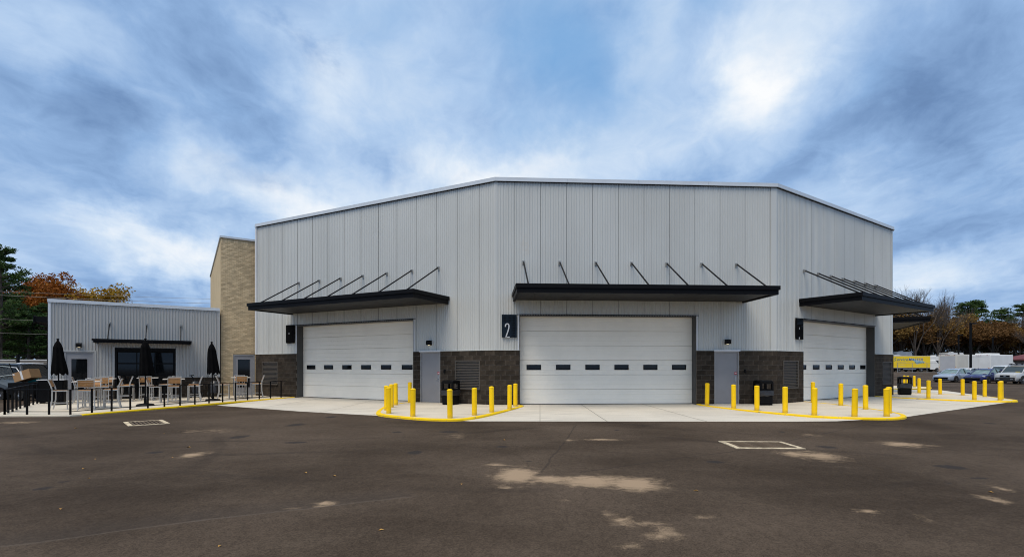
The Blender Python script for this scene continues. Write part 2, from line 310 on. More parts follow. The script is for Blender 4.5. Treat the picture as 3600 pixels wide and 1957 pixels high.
    b = n.n.new('ShaderNodeBump'); b.inputs['Strength'].default_value = .55; b.inputs['Distance'].default_value = .012
    n.l.new(n.m('ADD', agg, n.m('MULTIPLY', agg2, .6)), b.inputs['Height']); n.l.new(b.outputs[0], p.inputs['Normal'])
    MAT['asphalt'] = m
asphalt_mat()
def concrete_mat(name, c, joint=True):
    m = bpy.data.materials.new(name); m.use_nodes = True; n = NB(m.node_tree); p = m.node_tree.nodes['Principled BSDF']
    pos = n.n.new('ShaderNodeNewGeometry').outputs['Position']
    big = n.noise(pos, .5, 5, .6); brush = n.noise(n.v('MULTIPLY', pos, (.35, 2.2, 1)), 1.3, 5, .65, .4); fine = n.noise(pos, 35, 4, .7)
    base = n.mix(n.maprange(big, .3, .7), tuple(x * .88 for x in c), c)
    base = n.mix(n.m('MULTIPLY', n.maprange(brush, .48, .80), .62), base, tuple(x * .52 for x in c))
    k = n.m('ADD', n.m('MULTIPLY', n.maprange(fine, .2, .8), .22), .86); base = n.v('MULTIPLY', base, n.comb(k, k, k))
    sp = n.maprange(n.noise(pos, 3.2, 3, .7), .70, .78); base = n.mix(n.m('MULTIPLY', sp, .4), base, (.18, .15, .12))
    n.l.new(base, p.inputs['Base Color']); p.inputs['Roughness'].default_value = .85; p.inputs['Specular IOR Level'].default_value = .3
    b = n.n.new('ShaderNodeBump'); b.inputs['Strength'].default_value = .25; b.inputs['Distance'].default_value = .01
    n.l.new(fine, b.inputs['Height']); n.l.new(b.outputs[0], p.inputs['Normal']); MAT[name] = m
concrete_mat('concrete_drive', (.66, .605, .51)); concrete_mat('concrete_slab', (.67, .595, .475))
# ------------------------------------------------------------------ mesh helpers
class MB:
    def __init__(s): s.v = []; s.f = []; s.mi = []; s.cur = 0
    def add(s, vs, fs):
        k = len(s.v); s.v += [tuple(p) for p in vs]
        for f in fs: s.f.append(tuple(i + k for i in f)); s.mi.append(s.cur)
        return s
    def box8(s, p):   # bottom 0-3 ccw, top 4-7
        return s.add(p, [(3, 2, 1, 0), (4, 5, 6, 7), (0, 1, 5, 4), (1, 2, 6, 5), (2, 3, 7, 6), (3, 0, 4, 7)])
    def box(s, x0, x1, y0, y1, z0, z1):
        return s.box8([(x0, y0, z0), (x1, y0, z0), (x1, y1, z0), (x0, y1, z0), (x0, y0, z1), (x1, y0, z1), (x1, y1, z1), (x0, y1, z1)])
    def cham(s, x0, x1, y0, y1, z0, z1, b):   # box with chamfered vertical and top edges
        o = [(x0 + b, y0), (x1 - b, y0), (x1, y0 + b), (x1, y1 - b), (x1 - b, y1), (x0 + b, y1), (x0, y1 - b), (x0, y0 + b)]
        cx, cy = (x0 + x1) / 2, (y0 + y1) / 2
        ins = lambda p: (p[0] + (b if p[0] < cx else -b), p[1] + (b if p[1] < cy else -b))
        v = [(p[0], p[1], z0) for p in o] + [(p[0], p[1], z1 - b) for p in o] + [(*ins(p), z1) for p in o]
        f = [tuple(range(7, -1, -1)), tuple(range(16, 24))]
        for r in (0, 8):
            for i in range(8): f.append((r + i, r + (i + 1) % 8, r + 8 + (i + 1) % 8, r + 8 + i))
        return s.add(v, f)
    def prism(s, poly, z0, z1):
        n = len(poly); v = [(p[0], p[1], z0) for p in poly] + [(p[0], p[1], z1) for p in poly]
        return s.add(v, [tuple(range(n - 1, -1, -1)), tuple(range(n, 2 * n))] + [(i, (i + 1) % n, n + (i + 1) % n, n + i) for i in range(n)])
    def tube(s, path, r, n=8, cap=True):
        path = [Vector(p) for p in path]; rs = r if isinstance(r, (list, tuple)) else [r] * len(path); rings = []
        for i, p in enumerate(path):
            d = (path[min(i + 1, len(path) - 1)] - path[max(i - 1, 0)]).normalized()
            u = d.cross(Vector((0, 0, 1))); u = d.cross(Vector((1, 0, 0))) if u.length < 1e-3 else u
            u.normalize(); w = d.cross(u)
            rings.append([p + (u * math.cos(2 * math.pi * k / n) + w * math.sin(2 * math.pi * k / n)) * rs[i] for k in range(n)])
        v = [q for rg in rings for q in rg]; f = []
        for i in range(len(path) - 1):
            for k in range(n): f.append((i * n + k, i * n + (k + 1) % n, (i + 1) * n + (k + 1) % n, (i + 1) * n + k))
        if cap: f += [tuple(range(n - 1, -1, -1)), tuple(range(len(v) - n, len(v)))]
        return s.add(v, f)
    def bar(s, a, b, w, h):   # square bar between two points
        a, b = Vector(a), Vector(b); d = (b - a).normalized(); u = d.cross(Vector((0, 0, 1)))
        u = Vector((1, 0, 0)) if u.length < 1e-3 else u.normalized(); t_ = u.cross(d)
        p = []
        for e in (a, b): p += [e - u * w / 2 - t_ * h / 2, e + u * w / 2 - t_ * h / 2, e + u * w / 2 + t_ * h / 2, e - u * w / 2 + t_ * h / 2]
        return s.box8(p)
    def lathe(s, prof, c=(0, 0), n=20, fn=None):
        v = []; f = []
        for (r, z) in prof:
            for k in range(n):
                a = 2 * math.pi * k / n; rr = r * (fn(a, z) if fn else 1); v.append((c[0] + rr * math.cos(a), c[1] + rr * math.sin(a), z))
        for i in range(len(prof) - 1):
            for k in range(n): f.append((i * n + k, i * n + (k + 1) % n, (i + 1) * n + (k + 1) % n, (i + 1) * n + k))
        f += [tuple(range(n - 1, -1, -1)), tuple(range(len(v) - n, len(v)))]
        return s.add(v, f)
    def loft(s, rings, close=True, caps=True):
        n = len(rings[0]); v = [p for r in rings for p in r]; f = []
        for i in range(len(rings) - 1):
            for k in range(n if close else n - 1): f.append((i * n + k, i * n + (k + 1) % n, (i + 1) * n + (k + 1) % n, (i + 1) * n + k))
        if caps: f += [tuple(range(n - 1, -1, -1)), tuple(range(len(v) - n, len(v)))]
        return s.add(v, f)
    def xf(s, M):
        s.v = [tuple(M @ Vector(p)) for p in s.v]; return s
    def mesh(s, name, m, smooth=False, fix=False):
        me = bpy.data.meshes.new(name); me.from_pydata(s.v, [], s.f)
        for q in (m if isinstance(m, (list, tuple)) else [m]): me.materials.append(MAT[q])
        if max(s.mi, default=0) > 0: me.polygons.foreach_set('material_index', s.mi)
        if fix:
            b = bmesh.new(); b.from_mesh(me); bmesh.ops.recalc_face_normals(b, faces=b.faces); b.to_mesh(me); b.free()
        if smooth:
            me.polygons.foreach_set('use_smooth', [True] * len(me.polygons))
            try: me.set_sharp_from_angle(angle=R_(38))
            except Exception: pass
        me.update(); return me
    def build(s, name, m, parent=None, smooth=False, fix=False, inv=None, kind=None, label=None):
        return link(name, s.mesh(name, m, smooth, fix), parent, inv, kind, label)
def link(name, me, parent=None, inv=None, kind=None, label=None, M=None):
    o = bpy.data.objects.new(name, me); col.objects.link(o)
    if parent is not None:
        o.parent = parent
        if inv is not None: o.matrix_parent_inverse = inv
    if M is not None: o.matrix_basis = M
    if kind: o['kind'] = kind
    if label: o['label'] = label
    return o
def thing(name, label, cat, loc=(0, 0, 0), rz=0.0, group=None):
    o = bpy.data.objects.new(name, None); col.objects.link(o); o.location = loc; o.rotation_euler = (0, 0, rz)
    o['label'] = label; o['category'] = cat
    if group: o['group'] = group
    o.empty_display_size = .2
    return o
def tag(o, label, cat, group=None):
    o['label'] = label; o['category'] = cat
    if group: o['group'] = group
    return o
def dup(root, loc, rz=0.0, label=None, scale=None):
    def cp(o, parent):
        c = o.copy(); col.objects.link(c); c.parent = parent
        for ch in o.children: cp(ch, c)
        return c
    r = cp(root, None); r.location = loc; r.rotation_euler = (0, 0, rz)
    if scale: r.scale = scale
    if label: r['label'] = label
    return r

# ------------------------------------------------------------------ site geometry (metres)
A0 = R_(3.3)
LC = (-0.665, 19.95)
def step(p, a, s): return (p[0] + math.cos(a) * s, p[1] + math.sin(a) * s)
WF, WL = 11.69, 14.56
AL, AR, A4 = A0 - R_(30), A0 + R_(30), A0 + R_(60)
RC = step(LC, A0, WF); LLC = step(LC, AL, -WL); RRC = step(RC, AR, WF); R4C = step(RRC, A4, WF)
AA = R_(33.3)
AX0 = (-19.855, 22.70)                      # annex door centre at the wall
TX0 = (-15.27, 25.95)                       # tower corner
FACE = {'left': (LC, AL), 'front': (LC, A0), 'right': (RC, AR), 'far': (RRC, A4), 'annex': (AX0, AA), 'tower': (TX0, AA)}
H_MAIN, H_ANNEX, H_TOWER = 9.14, 4.57, 8.40
def FP(face, s, o, z):
    (x, y), a = FACE[face]
    return (x + math.cos(a) * s + math.sin(a) * o, y + math.sin(a) * s - math.cos(a) * o, z)
def FM(face, s, o, z):
    return Matrix.Translation(FP(face, s, o, z)) @ Matrix.Rotation(FACE[face][1], 4, 'Z')
def fbox(mb, face, s0, s1, o0, o1, z0, z1):   # o1 is the outer face
    c = [(s0, o1), (s1, o1), (s1, o0), (s0, o0)]
    return mb.box8([FP(face, s, o, z) for z in (z0, z1) for (s, o) in c])
WALLSEGS = [(LLC, LC), (LC, RC), (RC, RRC), (FP('annex', -1.02, 0, 0)[:2], FP('annex', 5.55, 0, 0)[:2])]
def slab_z(x, y):
    best = 99
    for (ax, ay), (bx, by) in WALLSEGS:
        ll = (bx - ax) ** 2 + (by - ay) ** 2; q = max(0, min(1, ((x - ax) * (bx - ax) + (y - ay) * (by - ay)) / ll))
        best = min(best, math.hypot(x - ax - q * (bx - ax), y - ay - q * (by - ay)))
    return -.007 * min(best, 9)
def sstep(a, b, x):
    q = max(0, min(1, (x - a) / (b - a))); return q * q * (3 - 2 * q)
def lot_z(x, y): return -.10 + .45 * sstep(62, 120, math.hypot(x * .75, y))

# ------------------------------------------------------------------ ground
def axis(dense, outer):
    a, b, st = dense; n = int(round((b - a) / st)); return sorted(set([round(a + (b - a) * i / n, 4) for i in range(n + 1)] + outer))
xs = axis((-16.0, 16.0, .11), [-1500, -700, -300, -180, -130, -100, -80, -65, -52, -42, -34, -28, -23, -19, 18, 20, 23, 26, 30, 36, 42, 50, 58, 66, 75, 85, 95, 110, 130, 160, 220, 400, 800, 1500])
ys = axis((3.5, 17.0, .11), [-300, -100, -30, -10, 0, 2, 3, 18, 20, 23, 26, 30, 36, 42, 50, 56, 62, 68, 75, 82, 90, 98, 106, 115, 125, 140, 180, 260, 500, 1000, 2200])
g = MB(); nx = len(xs)
for y in ys:
    for x in xs: g.v.append((x, y, lot_z(x, y) if y > 0 else -.10))
for j in range(len(ys) - 1):
    for i in range(nx - 1): g.f.append((j * nx + i, j * nx + i + 1, (j + 1) * nx + i + 1, (j + 1) * nx + i)); g.mi.append(0)
me = g.mesh('asphalt_ground', 'asphalt')
at = me.attributes.new('stain', 'FLOAT_VECTOR', 'POINT'); buf = [0.0] * (3 * len(g.v))
import bisect
def splat(lst, ch, amts=None):
    for q, (cx, cy, rx, ry) in enumerate(lst):
        a = amts.get(q, .9) if amts else .9
        i0, i1 = bisect.bisect_left(xs, cx - rx * 2.2), bisect.bisect_right(xs, cx + rx * 2.2); j0, j1 = bisect.bisect_left(ys, cy - ry * 2.2), bisect.bisect_right(ys, cy + ry * 2.2)
        for j in range(j0, j1):
            for i in range(i0, i1):
                d = ((xs[i] - cx) / (rx * 1.15)) ** 2 + ((ys[j] - cy) / (ry * 1.15)) ** 2
                k = 3 * (j * nx + i) + ch; buf[k] = max(buf[k], a * math.exp(-d * .9))
splat(SAND, 0, SAND_AMT); splat(DARK, 1)
at.data.foreach_set('vector', buf)
link('asphalt_ground', me, kind='structure')

# concrete drive: falls from the door sills to the asphalt
outer = [(-12.45, 20.87), (-7.66, 18.01), (-4.42, 16.44), (-1.25, 14.77), (2.54, 14.73), (8.45, 14.70), (9.72, 14.8), (12.39, 15.8), (16.57, 18.6), (23.08, 22.89)]
inner = [FP('left', -12.4, -.6, 0), FP('left', -7.5, -.6, 0), FP('left', -4.1, -.6, 0), FP('left', -.2, -.6, 0), FP('front', 3.3, -.6, 0), FP('front', 8.4, -.6, 0), FP('front', 11.5, -.6, 0), FP('right', 2.3, -.6, 0), FP('right', 6, -.6, 0), FP('right', 12.6, -.6, 0)]
d = MB(); NR = 6
for i in range(len(outer)):
    for k in range(NR + 1):
        q = k / NR; x = outer[i][0] + (inner[i][0] - outer[i][0]) * q; y = outer[i][1] + (inner[i][1] - outer[i][1]) * q
        d.v.append((x, y, -.094 + .074 * sstep(0, 1, q)))
for i in range(len(outer) - 1):
    for k in range(NR):
        a = i * (NR + 1) + k; d.f.append((a, a + NR + 1, a + NR + 2, a + 1)); d.mi.append(0)
drv = d.build('concrete_drive', 'concrete_drive', kind='structure')
def drive_pt(fi, q, lift=.003):
    i = min(int(fi), len(outer) - 2); r = fi - i; k = min(q * NR, NR - 1e-6); k0 = int(k); kr = k - k0
    P = lambda ii, kk: d.v[ii * (NR + 1) + kk]
    a = [P(i, k0)[j] * (1 - kr) + P(i, k0 + 1)[j] * kr for j in range(3)]; b = [P(i + 1, k0)[j] * (1 - kr) + P(i + 1, k0 + 1)[j] * kr for j in range(3)]
    return tuple(a[j] * (1 - r) + b[j] * r + (lift if j == 2 else 0) for j in range(3))
for fi in (.5, 1.25, 1.9, 3.55, 4.05, 4.55, 7.35, 7.9, 8.45):
    jm = MB(); vv = []
    for k in range(13): vv += [drive_pt(fi - .0025, k / 12), drive_pt(fi + .0025, k / 12)]
    jm.add(vv, [(2 * k, 2 * k + 1, 2 * k + 3, 2 * k + 2) for k in range(12)]); jm.build('saw_joint', 'joint_grey', drv)
# a second drive pad before the next face of the building
pts = [FP('far', 1.5, -.3, -.06), FP('far', 1.5, 4.8, -.094), FP('far', 10.5, 4.8, -.094), FP('far', 10.5, -.3, -.06)]
MB().add(pts, [(0, 1, 2, 3)]).build('concrete_drive', 'concrete_drive', kind='structure')

def slab(name, outline, kerb_from, kerb_to, mat_top='concrete_slab', kerb=True):
    """raised concrete island: top follows slab_z; painted kerb runs along outline[kerb_from:kerb_to]"""
    n = len(outline); tb = MB()
    cx, cy = sum(p[0] for p in outline) / n, sum(p[1] for p in outline) / n
    R = 5; rings = []
    for k in range(R + 1):
        q = 1 - k / R * .98; rings.append([(cx + (x - cx) * q, cy + (y - cy) * q) for (x, y) in outline])
    v = [(x, y, slab_z(x, y)) for rg in rings for (x, y) in rg]
    f = []
    for k in range(R):
        for i in range(n): f.append((k * n + i, k * n + (i + 1) % n, (k + 1) * n + (i + 1) % n, (k + 1) * n + i))
    f.append(tuple(R * n + i for i in range(n)))
    v += [(x, y, -.25) for (x, y) in outline]; b = (R + 1) * n
    f += [(b + i, b + (i + 1) % n, (i + 1) % n, i) for i in range(n)]
    tb.add(v, f); o = tb.build(name, mat_top, kind='structure', fix=True)
    if kerb:
        kb = MB(); line = outline[kerb_from:kerb_to]; rings = []
        for i, (x, y) in enumerate(line):
            a, c = line[max(i - 1, 0)], line[min(i + 1, len(line) - 1)]
            tx, ty = c[0] - a[0], c[1] - a[1]; l = math.hypot(tx, ty); nx_, ny_ = ty / l, -tx / l
            if (cx - x) * nx_ + (cy - y) * ny_ > 0: nx_, ny_ = -nx_, -ny_
            z = slab_z(x, y) + .008; P = lambda o_, zz: (x + nx_ * o_, y + ny_ * o_, zz)
            rings.append([P(-.10, z - .03), P(-.10, z), P(.022, z), P(.045, z - .02), P(.055, -.22), P(-.10, -.22)])
        kb.loft(rings); kb.build('kerb', 'kerb_yellow', o, smooth=True, fix=True)
    return o
def smooth_line(pts, n=4):
    o = []
    for i in range(len(pts) - 1):
        p0, p1, p2, p3 = pts[max(i - 1, 0)], pts[i], pts[i + 1], pts[min(i + 2, len(pts) - 1)]
        for k in range(n):
            q = k / n
            o.append(tuple(.5 * (2 * p1[j] + (p2[j] - p0[j]) * q + (2 * p0[j] - 5 * p1[j] + 4 * p2[j] - p3[j]) * q * q + (3 * p1[j] - p0[j] - 3 * p2[j] + p3[j]) * q ** 3) for j in (0, 1)))
    return o + [pts[-1]]
isl = smooth_line([FP('left', -4.15, .02, 0)[:2], (-4.95, 20.0), (-4.86, 18.4), (-4.62, 17.0), (-4.25, 16.25), (-3.42, 15.52), (-2.64, 15.02), (-1.95, 14.84), (-1.45, 14.98), (-.97, 15.74), (-.33, 17.3), (.18, 18.7), (.42, 19.5), FP('front', .93, .02, 0)[:2]])
slab('island', isl + [FP('front', .9, -.25, 0)[:2], FP('left', -.1, -.25, 0)[:2], FP('left', -4.1, -.25, 0)[:2]], 0, len(isl))
isl = smooth_line([FP('front', 8.32, .02, 0)[:2], (7.62, 19.85), (7.9, 18.9), (8.32, 17.85), (8.95, 16.7), (9.55, 15.85), (10.2, 15.42), (11.0, 15.2), (11.8, 15.22), (12.5, 15.75), (13.05, 16.75), (13.3, 18.2), (13.42, 19.9), FP('right', 2.28, .02, 0)[:2]])
slab('island', isl + [FP('right', 2.2, -.25, 0)[:2], FP('right', .1, -.25, 0)[:2], FP('front', 8.4, -.25, 0)[:2]], 0, len(isl))
isl = smooth_line([FP('right', 9.47, .02, 0)[:2], (19.35, 24.9), (20.3, 23.75), (21.4, 22.9), (22.5, 22.6), (23.4, 22.95), (24.1, 24.0), (24.8, 25.6), (25.0, 27.2), (24.6, 28.8), (24.3, 29.9), FP('far', 2.3, .02, 0)[:2]])
slab('island', isl + [FP('far', 2.2, -.25, 0)[:2], FP('right', 11.6, -.25, 0)[:2], FP('right', 9.6, -.25, 0)[:2]], 0, len(isl))
isl = smooth_line([FP('far', 9.4, .02, 0)[:2], (29.4, 36.3), (31.0, 36.9), (32.6, 38.6), (33.0, 40.6), (31.5, 42.0)])
slab('island', isl + [FP('far', 11.4, -.25, 0)[:2], FP('far', 9.5, -.25, 0)[:2]], 0, len(isl))
POSTS = [(-16.76, 16.35), (-16.04, 16.37), (-15.34, 16.40), (-14.66, 16.43), (-14.48, 17.06), (-14.27, 17.64), (-14.07, 18.24), (-13.86, 18.84), (-13.64, 19.42), (-13.42, 20.01), (-13.20, 20.60), (-12.97, 21.19), (-12.74, 21.79), (-12.52, 22.41), (-12.30, 23.02), (-12.06, 23.62), (-11.81, 24.20), (-11.55, 24.76), (-11.28, 25.32)]
SIDEP = [(-17.16, 16.86), (-17.56, 17.40), (-17.96, 17.94), (-18.36, 18.48), (-18.76, 19.05), (-19.14, 19.62), (-19.52, 20.18), (-19.90, 20.74), (-20.28, 21.30)]
pe = [(-20.75, 21.4), (-17.12, 16.35), (-16.95, 16.16), (-16.6, 16.08), (-14.85, 16.14), (-14.5, 16.22), (-14.33, 16.5), (-14.2, 17.0), (-13.4, 19.35), (-12.5, 21.78), (-11.6, 23.98), FP('left', -11.6, .02, 0)[:2]]
slab('patio', pe + [FP('left', -11.7, -.25, 0)[:2], FP('left', -14.4, -.25, 0)[:2], FP('tower', 1.7, -.2, 0)[:2], FP('annex', 5.5, -.2, 0)[:2], FP('annex', -1.0, -.2, 0)[:2]], 6, 12)
# ------------------------------------------------------------------ main building
main = thing('warehouse_building', 'large silver corrugated metal building with three white overhead doors and dark block base', 'building', (LC[0], LC[1], 0))
MI = Matrix.Translation((-LC[0], -LC[1], 0))
PITCH = 1.0668
def profile(a, b, pitch=.10668, dep=.018, flat=.052, rise=.014):
    """rib profile between a and b along the wall"""
    pts = [(0, 0), (flat, 0), (flat + rise, dep), (pitch - rise, dep)]
    k0 = int(math.floor(a / pitch)) - 1; o = []
    for k in range(k0, int(math.ceil(b / pitch)) + 1):
        for (u, h) in pts: o.append((k * pitch + u, h))
    def at(x):
        for (p, q) in zip(o, o[1:]):
            if p[0] <= x <= q[0]: return p[1] + (q[1] - p[1]) * (x - p[0]) / max(1e-9, q[0] - p[0])
        return 0
    return [(a, at(a))] + [p for p in o if a + 1e-4 < p[0] < b - 1e-4] + [(b, at(b))]
def panel_mesh(mb, face, a, b, zlo, zhi, **kw):
    pr = profile(a, b, **kw); n = len(pr)
    v = [FP(face, s, h, z) for z in (zlo, zhi) for (s, h) in pr]
    mb.add(v, [(i, i + 1, n + i + 1, n + i) for i in range(n - 1)])
def wall_panels(face, cuts, base, top, openings, m, root, inv, name='wall_panel', gap=.0062, **kw):
    for a, b in zip(cuts, cuts[1:]):
        mb = MB(); a_, b_ = a + gap, b - gap
        xs_ = sorted(set([a_, b_] + [e for o in openings for e in o[:2] if a_ < e < b_]))
        for p, q in zip(xs_, xs_[1:]):
            mid = (p + q) / 2; lo = base
            spans = [(base, top)]
            for (o0, o1, zb, zt) in openings:
                if o0 <= mid <= o1:
                    ns = []
                    for (z0, z1) in spans:
                        if zt <= z0 or zb >= z1: ns.append((z0, z1)); continue
                        if zb > z0: ns.append((z0, zb))
                        if zt < z1: ns.append((zt, z1))
                    spans = ns
            for (z0, z1) in spans:
                if z1 - z0 > .02: panel_mesh(mb, face, p, q, z0, z1, **kw)
        if mb.f: mb.build(name, m, root, inv=inv)
BASE = 2.205; TOPP = 8.97
OPEN = {'left': (-11.45, -4.10), 'front': (0.97, 8.27), 'right': (2.13, 9.43), 'far': (2.13, 9.43)}
CUTS = {'front': [.004, .758] + [.758 + PITCH * k for k in range(1, 11)] + [WF - .004],
        'left': [-WL + .004] + [-.758 - PITCH * k for k in range(12, -1, -1)] + [-.004],
        'right': [.004, .79] + [.79 + PITCH * k for k in range(1, 11)] + [WF - .004]}
CUTS['far'] = CUTS['right']
DH = 3.61
EXT = {'left': (-WL, 0), 'front': (0, WF), 'right': (0, WF), 'far': (0, WF)}
for fc in ('left', 'front', 'right', 'far'):
    o0, o1 = OPEN[fc]; e0, e1 = EXT[fc]
    wall_panels(fc, CUTS[fc], BASE, TOPP, [(o0, o1, 0, DH)], 'panel_silver', main, MI)
    c = MB()
    t0 = .02
    for (a, b, z0, z1) in ((e0 + t0, o0, -.2, TOPP), (o0, o1, DH, TOPP), (o1, e1 - t0, -.2, TOPP)): fbox(c, fc, a, b, -.30, -.012, z0, z1)
    c.build('wall_core', 'core_grey', main, inv=MI)
    # black strip painting the shade under the coping, coping lengths and drip edge
    gp = MB(); fbox(gp, fc, e0 - .01, e1 + .01, -.05, .024, TOPP - .005, TOPP + .03); gp.build('shade_strip', 'gap_dark', main, inv=MI)
    L_ = e1 - e0; n = max(1, round(L_ / 3.05)); ex = .03
    for k in range(n):
        mb = MB(); a = e0 + L_ * k / n - (ex if k == 0 else -.004); b = e0 + L_ * (k + 1) / n + (ex if k == n - 1 else -.004)
        fbox(mb, fc, a, b, -.35, .085, TOPP + .03, H_MAIN); fbox(mb, fc, a, b, .06, .10, TOPP + .012, TOPP + .06); mb.build('coping', 'coping_metal', main, inv=MI)
# roof, back walls, corner trims
foot = [LLC, LC, RC, RRC, R4C, (R4C[0] - 6, R4C[1] + 12), (LLC[0] + 4, R4C[1] + 12)]
rf = MB(); c0 = (sum(p[0] for p in foot) / 7, sum(p[1] for p in foot) / 7)
ins = [(p[0] + (c0[0] - p[0]) * .012, p[1] + (c0[1] - p[1]) * .012) for p in foot]
rf.prism(ins, TOPP - .2, TOPP + .02); rf.build('roof', 'core_grey', main, inv=MI)
bw = MB()
for a, b in zip(ins[4:] + [ins[0]], ins[5:] + [ins[0], ins[0]]):
    if a != b:
        ax, ay = a; bx, by = b; l = math.hypot(bx - ax, by - ay); ux, uy = (bx - ax) / l, (by - ay) / l
        n = int(l / .3); row = [(ax + ux * l * i / n + uy * (.02 if i % 2 else 0), ay + uy * l * i / n - ux * (.02 if i % 2 else 0)) for i in range(n + 1)]
        bw.add([(x, y, -.2) for x, y in row] + [(x, y, H_MAIN - .02) for x, y in row], [(i, i + 1, n + 2 + i, n + 1 + i) for i in range(n)])
bw.build('rear_wall', 'panel_silver', main, inv=MI)
for (fc, s, f2, s2) in (('left', 0, 'front', 0), ('front', WF, 'right', 0), ('right', WF, 'far', 0)):
    t_ = MB(); h = .022
    w1, w2 = (.07, .07) if s == 0 else (.24, .05)
    if fc == 'right': w1 = .12
    a, b, c = FP(fc, s - w1, h, 0), FP(fc, s, h, 0), FP(f2, s2 + w2, h, 0)
    bis = FP(fc, s + h * math.tan(R_(15)), h, 0)
    ai, ci = FP(fc, s - w1, .0, 0), FP(f2, s2 + w2, .0, 0)
    loop = [ai, a, bis, c, ci]
    t_.add([(p[0], p[1], BASE) for p in loop] + [(p[0], p[1], TOPP - .006) for p in loop], [(i, i + 1, 6 + i, 5 + i) for i in range(4)])
    t_.build('corner_trim', 'panel_silver', main, inv=MI)
t_ = MB(); fbox(t_, 'left', -WL - .05, -WL + .07, -.1, .06, BASE, TOPP - .006); t_.build('corner_trim', 'trim_white', main, inv=MI)

# dark block base: every block that shows is a piece of its own
BO = .055
bands = [('left', -WL, -11.45, [(-14.03, -12.83, .6, 1.8)]), ('left', -4.10, 0, [(-3.72, -2.66, 0, 2.3), (-1.9, -.7, .6, 1.8)]), ('front', 0, .97, []),
         ('front', 8.27, WF, [(9.03, 10.08, 0, 2.3)]), ('right', 0, 2.13, [(.46, 1.68, .6, 1.8)]), ('right', 9.43, WF, [(10.28, 11.44, .6, 1.8)]), ('far', 0, 2.13, []), ('far', 9.43, WF, [])]
blocks = []; CH = .2
for fc, s0, s1, ops in bands:
    lo = s0 - (.018 if s0 == 0 else 0); hi = s1 + (.018 if s1 in (0, WF) else 0)
    cb = MB()
    edges = sorted(set([lo, hi] + [e for o in ops for e in o[:2]]))
    for a, b in zip(edges, edges[1:]):
        m_ = (a + b) / 2; o = [q for q in ops if q[0] < m_ < q[1]]
        if not o: fbox(cb, fc, a, b, -.012, BO - .010, -.2, BASE - .015)
        else:
            if o[0][2] > 0: fbox(cb, fc, a, b, -.012, BO - .010, -.2, o[0][2])
            if o[0][3] < 2.2: fbox(cb, fc, a, b, -.012, BO - .010, o[0][3], BASE - .015)
    cb.build('mortar_bed', 'mortar', main, inv=MI)
    fl = MB()
    for a, b in zip(edges, edges[1:]):
        m_ = (a + b) / 2
        if not [q for q in ops if q[0] < m_ < q[1] and q[3] > 2.2]: fbox(fl, fc, a, b, 0.0, BO + .012, BASE - .014, BASE + .012)
    fl.build('flashing', 'panel_silver', main, inv=MI)
    for r in range(11):
        z0 = r * CH; z1 = z0 + CH - .012
        if r == 10: z1 = BASE - .016
        pos = lo - (.203 if r % 2 else 0)
        while pos < hi - .01:
            a, b = max(pos, lo), min(pos + .406, hi); pos += .406
            spans = [(a, b)]
            for (p, q, zb, zt) in ops:
                if zt <= z0 + .01 or zb >= z1 - .01: continue
                spans = [x for (u, w) in spans for x in ((u, min(w, p)), (max(u, q), w)) if x[1] - x[0] > .03]
            for (u, w) in spans:
                if w - u > .04: blocks.append((fc, u + .006, w - .006, z0 if r else -.12, z1))
blocks.sort(key=lambda b: math.hypot(*FP(b[0], b[1], 0, 0)[:2]))
bcache = {}; rest = MB()
for q, (fc, a, b, z0, z1) in enumerate(blocks):
    if q < 300 and fc != 'far':
        k = (round(b - a, 2), round(z1 - z0, 3))
        if k not in bcache:
            w, h = b - a, z1 - z0; c_ = .004
            mb = MB(); mb.add([(0, .05, 0), (w, .05, 0), (w, .05, h), (0, .05, h), (0, c_, 0), (w, c_, 0), (w, c_, h), (0, c_, h), (c_, 0, c_), (w - c_, 0, c_), (w - c_, 0, h - c_), (c_, 0, h - c_)],
                              [(4, 5, 9, 8), (5, 6, 10, 9), (6, 7, 11, 10), (7, 4, 8, 11), (8, 9, 10, 11), (0, 1, 5, 4), (1, 2, 6, 5), (2, 3, 7, 6), (3, 0, 4, 7)])
            bcache[k] = mb.mesh('block', 'block_face')
        link('block', bcache[k], main, MI, M=FM(fc, a, BO, z0))
    else: fbox(rest, fc, a, b, 0, BO, z0, z1)
rest.build('block_courses', 'block_face', main, inv=MI, kind='stuff')

